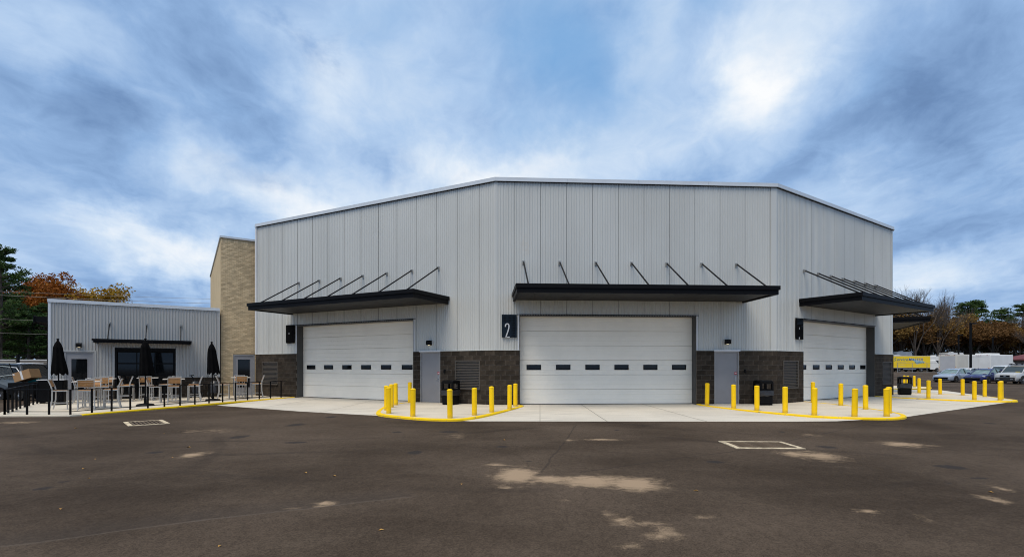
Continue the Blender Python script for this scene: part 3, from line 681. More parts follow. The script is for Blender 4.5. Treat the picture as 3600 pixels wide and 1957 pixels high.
# overhead doors
def overhead_door(fc, o0, o1, rec=.36):
    w = o1 - o0; dz0 = .0
    root = MB(); fbox(root, fc, o0 + .02, o1 - .02, -rec - .08, -rec - .04, -.05, DH); od = root.build('overhead_door', 'door_white', main, inv=MI)
    sec = .602
    for k in range(6):
        z0 = k * sec + (.0 if k else -.03); z1 = (k + 1) * sec - .006
        mb = MB(); pr = []
        gz = [.0]; n = 3; hgt = z1 - z0
        pr.append((-.012, 0)); pr.append((0, .006))
        for i in range(1, n):
            c = hgt * i / n; pr += [(0, c - .006), (-.006, c - .003), (-.006, c + .003), (0, c + .006)]
        pr += [(0, hgt - .006), (-.012, hgt)]
        v = [FP(fc, s, -rec + o, z0 + z) for s in (o0 + .02, o1 - .02) for (o, z) in pr]; m_ = len(pr)
        mb.add(v, [(i, m_ + i, m_ + i + 1, i + 1) for i in range(m_ - 1)]); mb.build('door_section', 'door_white', od)
    for i in range(6):
        c = o0 + {'left': .59, 'front': .615}.get(fc, .75) + 1.223 * i
        fr = MB(); a, b, z0, z1 = c - .30, c + .30, 1.405, 1.615; t_ = .028
        fbox(fr, fc, a, b, -rec - .01, -rec + .016, z0, z0 + t_); fbox(fr, fc, a, b, -rec - .01, -rec + .016, z1 - t_, z1)
        fbox(fr, fc, a, a + t_, -rec - .01, -rec + .016, z0 + t_, z1 - t_); fbox(fr, fc, b - t_, b, -rec - .01, -rec + .016, z0 + t_, z1 - t_)
        fr.build('window_frame', 'black_plastic', od)
        gl = MB(); fbox(gl, fc, a + t_, b - t_, -rec - .01, -rec + .004, z0 + t_, z1 - t_); gl.build('pane', 'glass_dark', od)
    fbox_ = MB(); fbox(fbox_, fc, o0 + .02, o1 - .02, -rec, -rec + .02, -.035, .004); fbox_.build('weather_seal', 'black_plastic', od)
    jb = MB(); fbox(jb, fc, o0 - .008, o0 + .02, -rec - .1, .010, -.1, DH); jb.build('door_jamb', 'jamb_grey', main, inv=MI)
    jb = MB(); fbox(jb, fc, o1 - .02, o1 + .008, -rec - .1, .010, -.1, DH); jb.build('door_jamb', 'jamb_grey', main, inv=MI)
    jb = MB(); fbox(jb, fc, o0 + .02, o1 - .02, -rec - .1, .010, DH - .02, DH + .008); jb.build('door_header', 'jamb_grey', main, inv=MI)
    for (a, b) in ((o0 - .07, o0 - .012), (o1 + .012, o1 + .07)):
        tr = MB(); fbox(tr, fc, a, b, 0, .025, BASE + .013, DH + .06); tr.build('opening_trim', 'trim_white' if fc != 'right' else 'panel_silver', main, inv=MI)
    tr = MB(); fbox(tr, fc, o0 - .1, o1 + .1, .0, .03, DH + .012, DH + .04); tr.build('drip_edge', 'gap_dark', main, inv=MI)
for fc in ('left', 'front', 'right', 'far'): overhead_door(fc, *OPEN[fc])

# personnel doors in the block base
def man_door(root, inv, fc, a, b, ztop, o=-.02, handle_side=1, glass=None, m='door_grey', rec=.0):
    fr = MB(); t_ = .05
    fbox(fr, fc, a, a + t_, o - .06, o + .05, -.02, ztop); fbox(fr, fc, b - t_, b, o - .06, o + .05, -.02, ztop); fbox(fr, fc, a + t_, b - t_, o - .06, o + .05, ztop - t_, ztop)
    fr.build('door_frame', 'frame_grey', root, inv=inv)
    lf = MB(); l0, l1, lz = a + t_ + .004, b - t_ - .004, ztop - t_ - .005
    if glass:
        g0, g1, gz0, gz1 = glass
        for (p, q, z0, z1) in ((l0, g0, .02, lz), (g1, l1, .02, lz), (g0, g1, .02, gz0), (g0, g1, gz1, lz)): fbox(lf, fc, p, q, o - .045, o + .012, z0, z1)
    else: fbox(lf, fc, l0, l1, o - .045, o + .012, .02, lz)
    leaf = lf.build('door', m, root, inv=inv)
    if glass:
        gl = MB(); fbox(gl, fc, g0, g1, o - .03, o - .005, gz0, gz1); gl.build('pane', 'glass_dark', leaf)
        st = MB(); e = .02
        fbox(st, fc, g0 - e, g0, o + .0, o + .02, gz0 - e, gz1 + e); fbox(st, fc, g1, g1 + e, o + .0, o + .02, gz0 - e, gz1 + e); fbox(st, fc, g0, g1, o, o + .02, gz0 - e, gz0); fbox(st, fc, g0, g1, o, o + .02, gz1, gz1 + e)
        st.build('glazing_bead', m, leaf)
    hx = l1 - .07 if handle_side > 0 else l0 + .07
    h = MB(); fbox(h, fc, hx - .03, hx + .03, o + .012, o + .022, .93, 1.14)
    h.tube([FP(fc, hx, o + .02, 1.0), FP(fc, hx, o + .07, 1.0), FP(fc, hx - .11 * handle_side, o + .07, 1.0)], .011, 6); h.build('handle', 'steel', leaf)
    for z in (.3, 1.05, 1.8):
        hg = MB(); s = l0 if handle_side > 0 else l1; hg.tube([FP(fc, s, o + .02, z - .05), FP(fc, s, o + .02, z + .05)], .012, 6); hg.build('hinge', 'steel', leaf)
    sl = MB(); fbox(sl, fc, a, b, o - .06, o + .06, -.03, .015); sl.build('threshold', 'steel', root, inv=inv)
    return leaf, hx
for fc, a, b in (('left', -3.72, -2.66), ('front', 9.03, 10.08)):
    back = MB(); fbox(back, fc, a - .001, b + .001, -.20, -.09, -.1, BASE + .02); back.build('door_recess', 'gap_dark', main, inv=MI)
    leaf, hx = man_door(main, MI, fc, a, b, 2.17, o=-.02)
    st = MB(); fbox(st, fc, hx - .055, hx + .055, -.02 + .012, -.02 + .016, 1.22, 1.31); st.build('sticker', 'sticker_red', leaf)
    st = MB(); fbox(st, fc, hx - .04, hx + .04, -.004, -.002, 1.25, 1.28); st.build('sticker_print', 'sticker_white', leaf)
    ln = MB(); fbox(ln, fc, a - .03, b + .03, 0, BO + .035, 2.17, BASE + .03); ln.build('lintel', 'trim_white', main, inv=MI)
    cr = MB(); fbox(cr, fc, b + .20, b + .28, BO, BO + .04, 1.28, 1.42); cr.build('card_reader', 'black_plastic', main, inv=MI)

# louvred vents
def louvre(fc, a, b, z0, z1, root, inv, n=17):
    fr = MB(); t_ = .035; o = BO + .012
    fbox(fr, fc, a, a + t_, -.05, o, z0, z1); fbox(fr, fc, b - t_, b, -.05, o, z0, z1); fbox(fr, fc, a + t_, b - t_, -.05, o, z0, z0 + t_); fbox(fr, fc, a + t_, b - t_, -.05, o, z1 - t_, z1)
    v = fr.build('louvre_vent', 'louvre_grey', root, inv=inv)
    bk = MB(); fbox(bk, fc, a + t_, b - t_, -.05, -.035, z0 + t_, z1 - t_); bk.build('backing', 'gap_dark', v)
    p = (z1 - z0 - 2 * t_) / n; s0, s1 = a + t_, b - t_; me_ = None
    for k in range(n):
        z = z0 + t_ + p * k; mb = MB()
        q = [(.058, z + .002), (.058, z + .010), (.01, z + p * .52), (.01, z + p * .52 - .008)]
        mb.add([FP(fc, s, x, zz) for s in (s0, s1) for (x, zz) in q], [(0, 4, 5, 1), (1, 5, 6, 2), (2, 6, 7, 3), (3, 7, 4, 0)]); mb.build('slat', 'louvre_grey', v)
    sl = MB(); fbox(sl, fc, a - .02, b + .02, 0, BO + .05, z0 - .03, z0 - .002); sl.build('sill', 'block_face', v)
for fc, a, b in (('left', -14.03, -12.83), ('left', -1.9, -.7), ('right', .46, 1.68), ('right', 10.28, 11.44)): louvre(fc, a, b, .6, 1.8, main, MI)

# canopies hung on rods
def canopy(fc, s0, s1, root, inv, p=2.46, z0=4.17, z1=4.49, rods=(), zr=5.74, foot=2.25, soff='soffit_grey', thin=False):
    dk = MB(); fbox(dk, fc, s0 + .07, s1 - .07, .02, p - .07, z1 - .10, z1 - .03); cn = dk.build('canopy', 'canopy_black', root, inv=inv)
    zm = z0 + (z1 - z0) * .52
    for (a, b, o0, o1) in ((s0, s1, p - .06, p), (s0, s0 + .06, .02, p - .06), (s1 - .06, s1, .02, p - .06)):
        mb = MB(); fbox(mb, fc, a, b, o0, o1, zm + .004, z1); mb.build('fascia', 'canopy_black', cn)
    e = .045
    for (a, b, o0, o1) in ((s0 + e, s1 - e, p - .10 - e, p - e), (s0 + e, s0 + .10 + e, .02, p - .10 - e), (s1 - e - .10, s1 - e, .02, p - .10 - e)):
        mb = MB(); fbox(mb, fc, a, b, o0, o1, z0, zm); mb.build('beam', 'canopy_black', cn)
    n = max(2, round((s1 - s0) / .6)); w = (s1 - s0 - .3) / n
    sf = MB()
    for k in range(n): fbox(sf, fc, s0 + .15 + w * k + .004, s0 + .15 + w * (k + 1) - .004, .03, p - .15, z0 + .045, z0 + .075)
    sf.build('soffit', soff, cn)
    if not thin:
        for k in range(6):
            s = s0 + .6 + (s1 - s0 - 1.2) * k / 5
            mb = MB(); fbox(mb, fc, s - .04, s - .015, p - e, p - e + .006, zm - .035, zm - .012); fbox(mb, fc, s + .015, s + .04, p - e, p - e + .006, zm - .035, zm - .012); mb.build('bolt_plate', 'rod_black', cn)
    for s in rods:
        mb = MB(); mb.tube([FP(fc, s, .09, zr), FP(fc, s, foot, z1 - .02)], .030 if not thin else .02, 8); mb.build('rod', 'rod_black', cn, smooth=True)
        mb = MB(); fbox(mb, fc, s - .05, s + .05, .0, .03, zr - .10, zr + .08); fbox(mb, fc, s - .012, s + .012, .03, .13, zr - .05, zr + .05); mb.build('bracket', 'galv', cn)
    return cn
canopy('front', .66, 10.36, main, MI, rods=[1.13 + 1.475 * k for k in range(7)])
canopy('left', -11.88, -2.20, main, MI, rods=[-11.28 + 1.42 * k for k in range(7)])
canopy('right', 1.80, 9.60, main, MI, rods=[2.22 + 1.21 * k for k in range(7)])
canopy('far', 3.2, 10.6, main, MI, rods=[3.7 + 1.1 * k for k in range(7)])
# faint water mark high on the front wall is in the panel material (below)

# ------------------------------------------------------------------ brick tower
tow = thing('brick_tower', 'tall tan brick tower with soldier course top between the two metal buildings', 'tower', (TX0[0], TX0[1], 0)); TI = Matrix.Translation((-TX0[0], -TX0[1], 0))
TW, TD = 1.80, 13.6
td0, td1 = .57, 1.60
cb = MB()
for (a, b, z0, z1) in ((.01, td0, -.2, H_TOWER - .1), (td0, td1, 2.19, H_TOWER - .1), (td1, TW, -.2, H_TOWER - .1)): fbox(cb, 'tower', a, b, -.25, -.011, z0, z1)
cb.build('mortar_bed', 'brick_mortar', tow, inv=TI)
sw_ = MB(); fbox(sw_, 'tower', .003, .12, -TD, -.252, -.2, H_TOWER - .1); fbox(sw_, 'tower', .12, TW, -TD, -TD + .2, -.2, H_TOWER - .1); sw_.build('side_wall', 'stucco_tan', tow, inv=TI)
rw = MB(); fbox(rw, 'tower', .12, TW, -TD + .2, -.25, H_TOWER - .4, H_TOWER - .2); rw.build('roof', 'core_grey', tow, inv=TI)
BWD, BHT = .2032, .0677
bk = []; z = 0.0; r = 0
while z + BHT < H_TOWER - .32:
    pos = 0.0 - (BWD / 2 if r % 2 else 0)
    while pos < TW - .005:
        a, b = max(pos, 0.0), min(pos + BWD, TW); pos += BWD
        for (u, w) in ((a, b),) if z > 2.185 else ((a, min(b, td0)), (max(a, td1), b)):
            if w - u > .02: bk.append((u + .005, w - .005, z + .005, z + BHT - .005))
    z += BHT; r += 1
ztop = z
for k in range(int(TW / BHT) + 1):
    a, b = k * BHT, min((k + 1) * BHT, TW)
    if b - a > .02: bk.append((a + .005, b - .005, ztop + .005, ztop + .2))
bk.sort(key=lambda q: (q[2] < 2.2, q[2])); bc = {}; rest = MB()
for q, (a, b, z0, z1) in enumerate(bk):
    if q < 300:
        k = (round(b - a, 3), round(z1 - z0, 3))
        if k not in bc: bc[k] = MB().box(0, b - a, 0, .03, 0, z1 - z0).mesh('brick', 'brick_tan')
        link('brick', bc[k], tow, TI, M=FM('tower', a, random.uniform(-.001, .002), z0))
    else: fbox(rest, 'tower', a, b, -.03, random.uniform(-.001, .002), z0, z1)
rest.build('brick_courses', 'brick_tan_joined', tow, inv=TI, kind='stuff')
cp = MB(); fbox(cp, 'tower', -.05, TW, -.32, .06, H_TOWER - .10, H_TOWER); cp.build('coping', 'coping_metal', tow, inv=TI)
cp = MB(); fbox(cp, 'tower', -.05, .30, -TD - .05, -.33, H_TOWER - .10, H_TOWER - .004); cp.build('coping', 'coping_metal', tow, inv=TI)
bl = MB(); fbox(bl, 'tower', td0, td1, -.22, -.15, -.1, 2.19); bl.build('door_recess', 'gap_dark', tow, inv=TI)
man_door(tow, TI, 'tower', td0 + .01, td1 - .01, 2.18, o=-.07, handle_side=-1, glass=(.79, 1.36, .43, 1.93))

# ------------------------------------------------------------------ annex
ann = thing('annex_building', 'low silver corrugated annex with glass overhead door and small canopy', 'building', (AX0[0], AX0[1], 0)); AI = Matrix.Translation((-AX0[0], -AX0[1], 0))
S0, S1 = -1.02, 5.56
W0, W1, WH = 1.28, 3.67, 2.42
D0, D1 = -.51, .53
nP = 6; cuts = [S0 + .012 + (S1 - S0 - .024) * k / nP for k in range(nP + 1)]
akw = dict(pitch=.118, dep=.03, flat=.044, rise=.026)
ops = [(D0 - .05, D1 + .05, -.1, 2.26), (W0, W1, -.1, WH + .03)]
wall_panels('annex', cuts, 1.03, H_ANNEX - .16, ops, 'annex_metal', ann, AI, gap=-.002, **akw)
# left of the door the sheet runs to the ground
wall_panels('annex', [S0 + .012, D0 - .05], 0.0, 1.03, [], 'annex_metal', ann, AI, gap=0, **akw)
c = MB()
for (a, b, z0, z1) in ((S0 + .02, D0 - .02, -.2, H_ANNEX - .1), (D0 - .02, D1 + .02, 2.2, H_ANNEX - .1), (D1 + .02, W0, -.2, H_ANNEX - .1), (W0, W1, WH, H_ANNEX - .1), (W1, S1, -.2, H_ANNEX - .1)): fbox(c, 'annex', a, b, -.3, -.012, z0, z1)
c.build('wall_core', 'core_grey', ann, inv=AI)
sd = MB(); prs = [(-.35 - .118 * k / 2, .02 if k % 2 else 0) for k in range(int(8 / .059))]
sd.add([FP('annex', S0 - h, o, z) for z in (-.2, H_ANNEX - .16) for (o, h) in prs], [(i, i + 1, len(prs) + i + 1, len(prs) + i) for i in range(len(prs) - 1)]); sd.build('side_wall', 'annex_metal', ann, inv=AI)
rb = MB(); fbox(rb, 'annex', S0 + .02, S1, -8.3, -.3, H_ANNEX - .3, H_ANNEX - .12); rb.build('roof', 'core_grey', ann, inv=AI)
bk_ = MB(); fbox(bk_, 'annex', S0 + .02, S1, -8.4, -8.3, -.2, H_ANNEX - .12); bk_.build('rear_wall', 'annex_metal', ann, inv=AI)
for k in range(2):
    cp = MB(); a = S0 - .05 + (S1 - S0 + .05) * k / 2; fbox(cp, 'annex', a + .003, a + (S1 - S0 + .05) / 2 - .003, -.35, .07, H_ANNEX - .15, H_ANNEX); cp.build('coping', 'coping_metal', ann, inv=AI)
cp = MB(); fbox(cp, 'annex', S0 - .05, S0 + .2, -8.4, -.36, H_ANNEX - .15, H_ANNEX - .003); cp.build('coping', 'coping_metal', ann, inv=AI)
ct = MB(); fbox(ct, 'annex', S0 - .03, S0 + .06, -.3, .045, -.1, H_ANNEX - .152); ct.build('corner_trim', 'trim_white', ann, inv=AI)
ct = MB(); fbox(ct, 'annex', S1 - .06, S1 + .01, -.3, .045, 1.03, H_ANNEX - .152); ct.build('corner_trim', 'annex_metal', ann, inv=AI)
# block plinth
ab = []
for (a, b) in ((D1 + .06, W0), (W1, S1 + .02)):
    m_ = MB(); fbox(m_, 'annex', a, b, -.012, .03, -.2, .995); m_.build('mortar_bed', 'mortar', ann, inv=AI)
    f_ = MB(); fbox(f_, 'annex', a, b, 0, .055, .998, 1.025); f_.build('flashing', 'annex_metal', ann, inv=AI)
    for r in range(5):
        pos = a - (.203 if r % 2 else 0)
        while pos < b - .02:
            u, w = max(pos, a), min(pos + .406, b); pos += .406
            if w - u > .04:
                k = (round(w - u - .009, 2), .19)
                if k not in bcache: bcache[k] = MB().box(0, w - u - .009, 0, .05, 0, .19).mesh('block', 'block_face')
                link('block', bcache[k], ann, AI, M=FM('annex', u + .0045, .04, r * .2))
for (a, b, z0, z1) in ((D0 - .07, D0 - .012, 0, 2.28), (D1 + .012, D1 + .07, 1.03, 2.28), (D0 - .012, D1 + .012, 2.215, 2.28), (W0 - .06, W0, 1.03, WH + .07), (W1, W1 + .06, 1.03, WH + .07)):
    t_ = MB(); fbox(t_, 'annex', a, b, 0, .042, z0, z1); t_.build('opening_trim', 'annex_metal', ann, inv=AI)
man_door(ann, AI, 'annex', D0, D1, 2.21, o=-.03, glass=(-.27, .29, .49, 1.89))
bl = MB(); fbox(bl, 'annex', D0, D1, -.22, -.15, -.1, 2.2); bl.build('door_recess', 'gap_dark', ann, inv=AI)
# glazed overhead door
gd = MB(); fbox(gd, 'annex', W0, W1, -.22, -.20, -.1, WH); gdo = gd.build('glass_overhead_door', 'black_matte', ann, inv=AI)
o = -.10
for (a, b, z0, z1) in ((W0, W0 + .09, -.05, WH), (W1 - .09, W1, -.05, WH), (W0 + .09, W1 - .09, WH - .15, WH)):
    m_ = MB(); fbox(m_, 'annex', a, b, -.2, .035, z0, z1); m_.build('frame', 'black_metal', gdo)
rows = [(0, .52), (.58, 1.10), (1.16, 1.66), (1.72, 2.22)]
for (z0, z1) in rows:
    m_ = MB(); fbox(m_, 'annex', W0 + .09, W1 - .09, o - .04, o + .02, z1, z1 + .06); m_.build('rail', 'black_metal', gdo)
for k in range(4):
    s = W0 + .09 + (W1 - W0 - .18) * k / 3
    if 0 < k < 3:
        m_ = MB(); fbox(m_, 'annex', s - .02, s + .02, o - .04, o + .015, 0, 2.22); m_.build('mullion', 'black_metal', gdo)
    if k < 3:
        s2 = W0 + .09 + (W1 - W0 - .18) * (k + 1) / 3
        for (z0, z1) in rows:
            m_ = MB(); fbox(m_, 'annex', s + .02, s2 - .02, o - .03, o - .01 + random.uniform(-.002, .002), z0, z1); m_.build('pane', 'glass_dark', gdo)
canopy('annex', .55, 4.33, ann, AI, p=.92, z0=2.63, z1=2.80, rods=[1.10, 2.50, 3.88], zr=3.56, foot=.80, thin=True)
# side canopy edge and downpipe on the annex's left flank
m_ = MB(); fbox(m_, 'annex', S0 - .62, S0 - .03, -3.6, -.55, 3.55, 3.80); fbox(m_, 'annex', S0 - .62, S0 - .58, -3.6, -.50, 3.5, 3.84); m_.build('side_canopy', 'canopy_black', ann, inv=AI)
m_ = MB(); fbox(m_, 'annex', S0 - .16, S0 - .035, -.75, -.60, -.05, 3.56); m_.build('downpipe', 'black_matte', ann, inv=AI)
m_ = MB(); fbox(m_, 'annex', S0 - .30, S0 - .17, -1.5, -1.3, -.05, 3.56); m_.build('side_post', 'black_matte', ann, inv=AI)
# ------------------------------------------------------------------ signs and lamps on the walls
def number_sign(fc, a, b, z0, z1, label, two=False, hole=False):
    c = FP(fc, a, .05, z0); t = thing('number_sign', label, 'sign', FP(fc, a, .03, z0), FACE[fc][1], 'number signs beside the overhead doors')
    w, h = b - a, z1 - z0; y0, y1 = -.055, -.02      # local: x along the wall, -y outward
    pl = MB()
    if two: poly = [(0, 0), (w * .30, 0), (w * .30, h * .035), (w * .52, h * .035), (w * .54, 0), (w, 0), (w, h), (0, h)]
    else: poly = [(0, 0), (w * .12, 0), (w * .16, -.012), (w * .44, -.012), (w * .48, .012), (w * .52, -.008), (w, -.008), (w, h), (0, h)]
    n = len(poly); pl.add([(x, y1, z) for (x, z) in poly] + [(x, y0, z) for (x, z) in poly], [tuple(range(n)), tuple(range(2 * n - 1, n - 1, -1))] + [(i, i + n, (i + 1) % n + n, (i + 1) % n) for i in range(n)])
    pl.build('plate', 'sign_navy' if two else 'black_matte', t, fix=True)
    pf = MB()
    if two:
        nx_, nz_ = 10, 13
        for i in range(nx_):
            for k in range(nz_):
                x, z = w * (.09 + .084 * i), h * (.05 + .072 * k)
                if k >= 9 or i >= 7: pf.box(x - .014, x + .014, y0 - .006, y0 - .0005, z - .016, z + .016)
        pf.build('perforations', 'black_matte', t)
    else:
        for k in range(5): pf.box(w * .12, w * .94, y0 - .008, y0 - .0005, h * (.70 + .058 * k), h * (.725 + .058 * k))
        for k in range(3): pf.box(w * .70, w * .94, y0 - .008, y0 - .0005, h * (.50 + .06 * k), h * (.525 + .06 * k))
        pf.build('grooves', 'sign_navy' if not hole else 'black_matte', t)
    if two:
        path = []
        for k in range(13):
            a_ = math.pi * (1 - k / 12 * 1.0); path.append((w * .36 + w * .115 * math.cos(a_), h * .515 + h * .075 * math.sin(a_)))
        path = [(w * .235, h * .46)] + path + [(w * .472, h * .46), (w * .455, h * .38), (w * .40, h * .25), (w * .31, h * .09), (w * .265, -h * .005)]
        d2 = MB(); rings = []
        for i, (x, z) in enumerate(path):
            p, q = path[max(i - 1, 0)], path[min(i + 1, len(path) - 1)]; l = math.hypot(q[0] - p[0], q[1] - p[1]); nx_, nz_ = -(q[1] - p[1]) / l, (q[0] - p[0]) / l; r = .024
            rings.append([(x + nx_ * r, y0 - .022, z + nz_ * r), (x - nx_ * r, y0 - .022, z - nz_ * r), (x - nx_ * r, y0 - .0005, z - nz_ * r), (x + nx_ * r, y0 - .0005, z + nz_ * r)])
        d2.loft(rings); d2.box(w * .25, w * .53, y0 - .022, y0 - .0005, -.006, h * .034); d2.build('numeral', 'sign_grey', t, fix=True)
    if hole:
        m_ = MB(); m_.box(w * .36, w * .42, y0 - .004, y0 - .0005, h * .48, h * .58); m_.build('cutout', 'sign_grey', t)
    elif not two:
        m_ = MB(); m_.add([(w * .36, y0 - .012, h * .46), (w * .42, y0 - .012, h * .46), (w * .44, y0 - .012, h * .56), (w * .38, y0 - .012, h * .56)], [(0, 1, 2, 3)]); m_.box(w * .37, w * .43, y0 - .02, y0 - .0005, h * .0, h * .09); m_.build('cutout', 'sign_grey', t)
    for sx in (.15, .85):
        for sz in (.12, .88): MB().tube([(w * sx, -.021, h * sz), (w * sx, .03, h * sz)], .012, 6).build('standoff', 'black_metal', t)
number_sign('front', .25, .855, 2.71, 3.63, 'dark navy sign with pale number 2 left of the middle overhead door', two=True)
number_sign('left', -12.18, -11.56, 2.74, 3.66, 'black number sign left of the left overhead door', hole=True)
number_sign('right', 1.44, 2.05, 2.73, 3.64, 'dark grooved number sign left of the right overhead door')

def wall_lamp(fc, s, z, label):
    t = thing('wall_lamp', label, 'lamp', FP(fc, s, .03, z), FACE[fc][1], 'lamps above the grey doors')
    b = MB(); prof = [(0.0, -.10), (0.0, .10), (-.13, .10), (-.17, .05), (-.17, -.08), (-.05, -.10)]   # (y, z)
    n = len(prof); b.add([(x, y, zz) for x in (-.095, .095) for (y, zz) in prof], [tuple(range(n)), tuple(range(2 * n - 1, n - 1, -1))] + [(i, i + n, (i + 1) % n + n, (i + 1) % n) for i in range(n)])
    b.build('housing', 'black_metal', t, fix=True)
    g_ = MB(); g_.box(-.045, .045, -.10, -.055, -.104, -.092); g_.build('lens', 'lamp_glow', t)
    l = bpy.data.lights.new('lamp_light', 'SPOT'); l.energy = 0.15; l.color = (1.0, .80, .48); l.spot_size = R_(120); l.spot_blend = .8; l.shadow_soft_size = .04
    lo = bpy.data.objects.new('lamp_light', l); col.objects.link(lo); lo.parent = t; lo.location = (0, -.10, -.13); lo.rotation_euler = (R_(-12), 0, 0)
wall_lamp('left', -3.20, 2.56, 'small lit black wall lamp above the grey door left of door 2')
wall_lamp('front', 9.565, 2.56, 'small lit black wall lamp above the grey door right of door 2')
wall_lamp('annex', .01, 2.52, 'small lit black wall lamp above the glazed annex door')

# ------------------------------------------------------------------ bollards
b0 = None
ORD = ['first', 'second', 'third', 'fourth', 'fifth', 'sixth', 'seventh', 'eighth', 'ninth', 'tenth', 'eleventh', 'twelfth']
BOL = [('island left of the middle door', [(-4.50, 17.74), (-4.12, 16.55), (-4.61, 18.93), (-4.68, 19.95), (-4.36, 21.1), (-3.13, 15.62), (-1.89, 15.10), (-1.21, 15.92), (-0.69, 16.9), (-0.09, 18.06), (0.13, 19.29)]),
       ('island right of the middle door', [(7.80, 19.8), (8.26, 18.44), (8.70, 17.58), (9.22, 16.71), (12.89, 21.2), (9.76, 15.98), (13.10, 19.72), (10.76, 15.55), (12.89, 18.04), (11.81, 15.60), (12.66, 16.63)]),
       ('island beyond the right door', [(20.6, 27.4), (20.37, 24.21), (24.10, 29.30), (24.24, 28.02), (24.57, 26.98), (21.74, 23.27), (24.50, 25.65), (22.73, 23.05), (23.48, 23.75)]),
       ('farthest island', [(32.25, 40.7), (31.31, 39.17), (31.67, 38.96), (29.0, 38.6)])]
for isl_name, pts in BOL:
    order = sorted(range(len(pts)), key=lambda i: pts[i][0] / pts[i][1])
    for rank, i in enumerate(order):
        x, y = pts[i]; lab = '%s yellow bollard from the left on the %s' % (ORD[rank], isl_name)
        loc = (x, y, slab_z(x, y)); h = .885 + random.uniform(-.01, .01)
        if b0 is None:
            b0 = thing('bollard', lab, 'bollard', loc, 0, 'yellow bollards guarding the overhead doors')
            MB().lathe([(.083, -.1), (.083, .835)], n=20).build('sleeve', 'bollard_yellow', b0, smooth=True)
            MB().lathe([(.086, .835), (.0865, .845), (.082, .862), (.066, .876), (.035, .885), (.004, .888)], n=20).build('cap', 'bollard_yellow', b0, smooth=True)
        else: dup(b0, loc, random.uniform(0, 3), lab).rotation_euler = (random.uniform(-.014, .014), random.uniform(-.014, .014), random.uniform(0, 6))

# ------------------------------------------------------------------ litter bins
def bin_(x, y, rz, label):
    t = thing('litter_bin', label, 'litter bin', (x, y, slab_z(x, y)), rz, 'black litter bins beside the doors')
    MB().cham(-.25, .25, -.25, .25, .0, .05, .02).build('base', 'black_plastic', t)
    MB().cham(-.265, .265, -.265, .265, .05, .58, .03).build('body', 'black_plastic', t, smooth=True)
    hd = MB(); w = .27
    for sx in (-1, 1):
        for sy in (-1, 1): hd.box(min(sx * w, sx * (w - .07)), max(sx * w, sx * (w - .07)), min(sy * w, sy * (w - .07)), max(sy * w, sy * (w - .07)), .62, .92)
    hd.box(-w, w, -w, w, .58, .64); hd.cham(-w - .01, w + .01, -w - .01, w + .01, .86, .99, .04); hd.build('hood', 'black_plastic', t)
    MB().tube([(-.25, -.285, .60), (.25, -.285, .60), (.29, -.26, .60)], .014, 6).build('bumper', 'black_plastic', t)
    bg_ = MB(); rings = []
    for k, (r, z) in enumerate([(.277, .60), (.292, .54), (.285, .46), (.296, .40), (.272, .37)]):
        rings.append([(r * (1 if abs(c) > .3 else .98) * max(-1, min(1, c * 1.35)) + random.uniform(-.008, .008), r * max(-1, min(1, s * 1.35)) + random.uniform(-.008, .008), z + random.uniform(-.02, .02)) for c, s in ((math.cos(a * math.pi / 8), math.sin(a * math.pi / 8)) for a in range(16))])
    bg_.loft(rings, caps=False).build('bag', 'bag_grey', t, smooth=True)
bin_(-2.50, 20.20, AL, 'black square litter bin beside the louvre left of door 2')
bin_(10.14, 19.98, A0, 'black square litter bin beside the grey door right of door 2')
bin_(21.65, 27.3, A4, 'black square litter bin with open hood beyond the right overhead door')

# ------------------------------------------------------------------ storm drains
def drain(cx, cy, w, h, rz, label):
    t = thing('storm_drain', label, 'drain', (cx, cy, -.10), rz, 'storm drains set in the asphalt')
    fr = MB(); b = .11; rj = lambda: random.uniform(-.012, .012)
    for (x0, x1, y0, y1) in ((-w / 2, w / 2, -h / 2, -h / 2 + b), (-w / 2, w / 2, h / 2 - b, h / 2), (-w / 2, -w / 2 + b, -h / 2 + b, h / 2 - b), (w / 2 - b, w / 2, -h / 2 + b, h / 2 - b)):
        fr.box(x0 + rj() * 0, x1, y0, y1, -.05, .012 + rj() * .2)
    fr.build('concrete_collar', 'drain_concrete', t)
    MB().box(-w / 2 + b, w / 2 - b, -h / 2 + b, h / 2 - b, -.30, .004).build('pit', 'gap_dark', t)
    n = 8; me_ = MB().box(-w / 2 + b + .03, w / 2 - b - .03, -.022, .022, 0, .012).mesh('grate_bar', 'rust_grate')
    for k in range(n):
        o = link('grate_bar', me_, t); o.location = (0, -h / 2 + b + (h - 2 * b) * (k + .5) / n, .0042)
    for x in (-w / 2 + b, -w * .17, w * .17, w / 2 - b - .05):
        MB().box(x, x + .05, -h / 2 + b, h / 2 - b, .0042, .014).build('grate_frame', 'rust_grate', t)
drain(5.16, 10.30, 1.36, .95, R_(-2), 'rusty storm drain grate with pale concrete collar in front of the right island')
drain(-10.61, 14.36, 1.35, .95, R_(-47), 'rusty storm drain grate with pale concrete collar near the patio')
lv = MB()
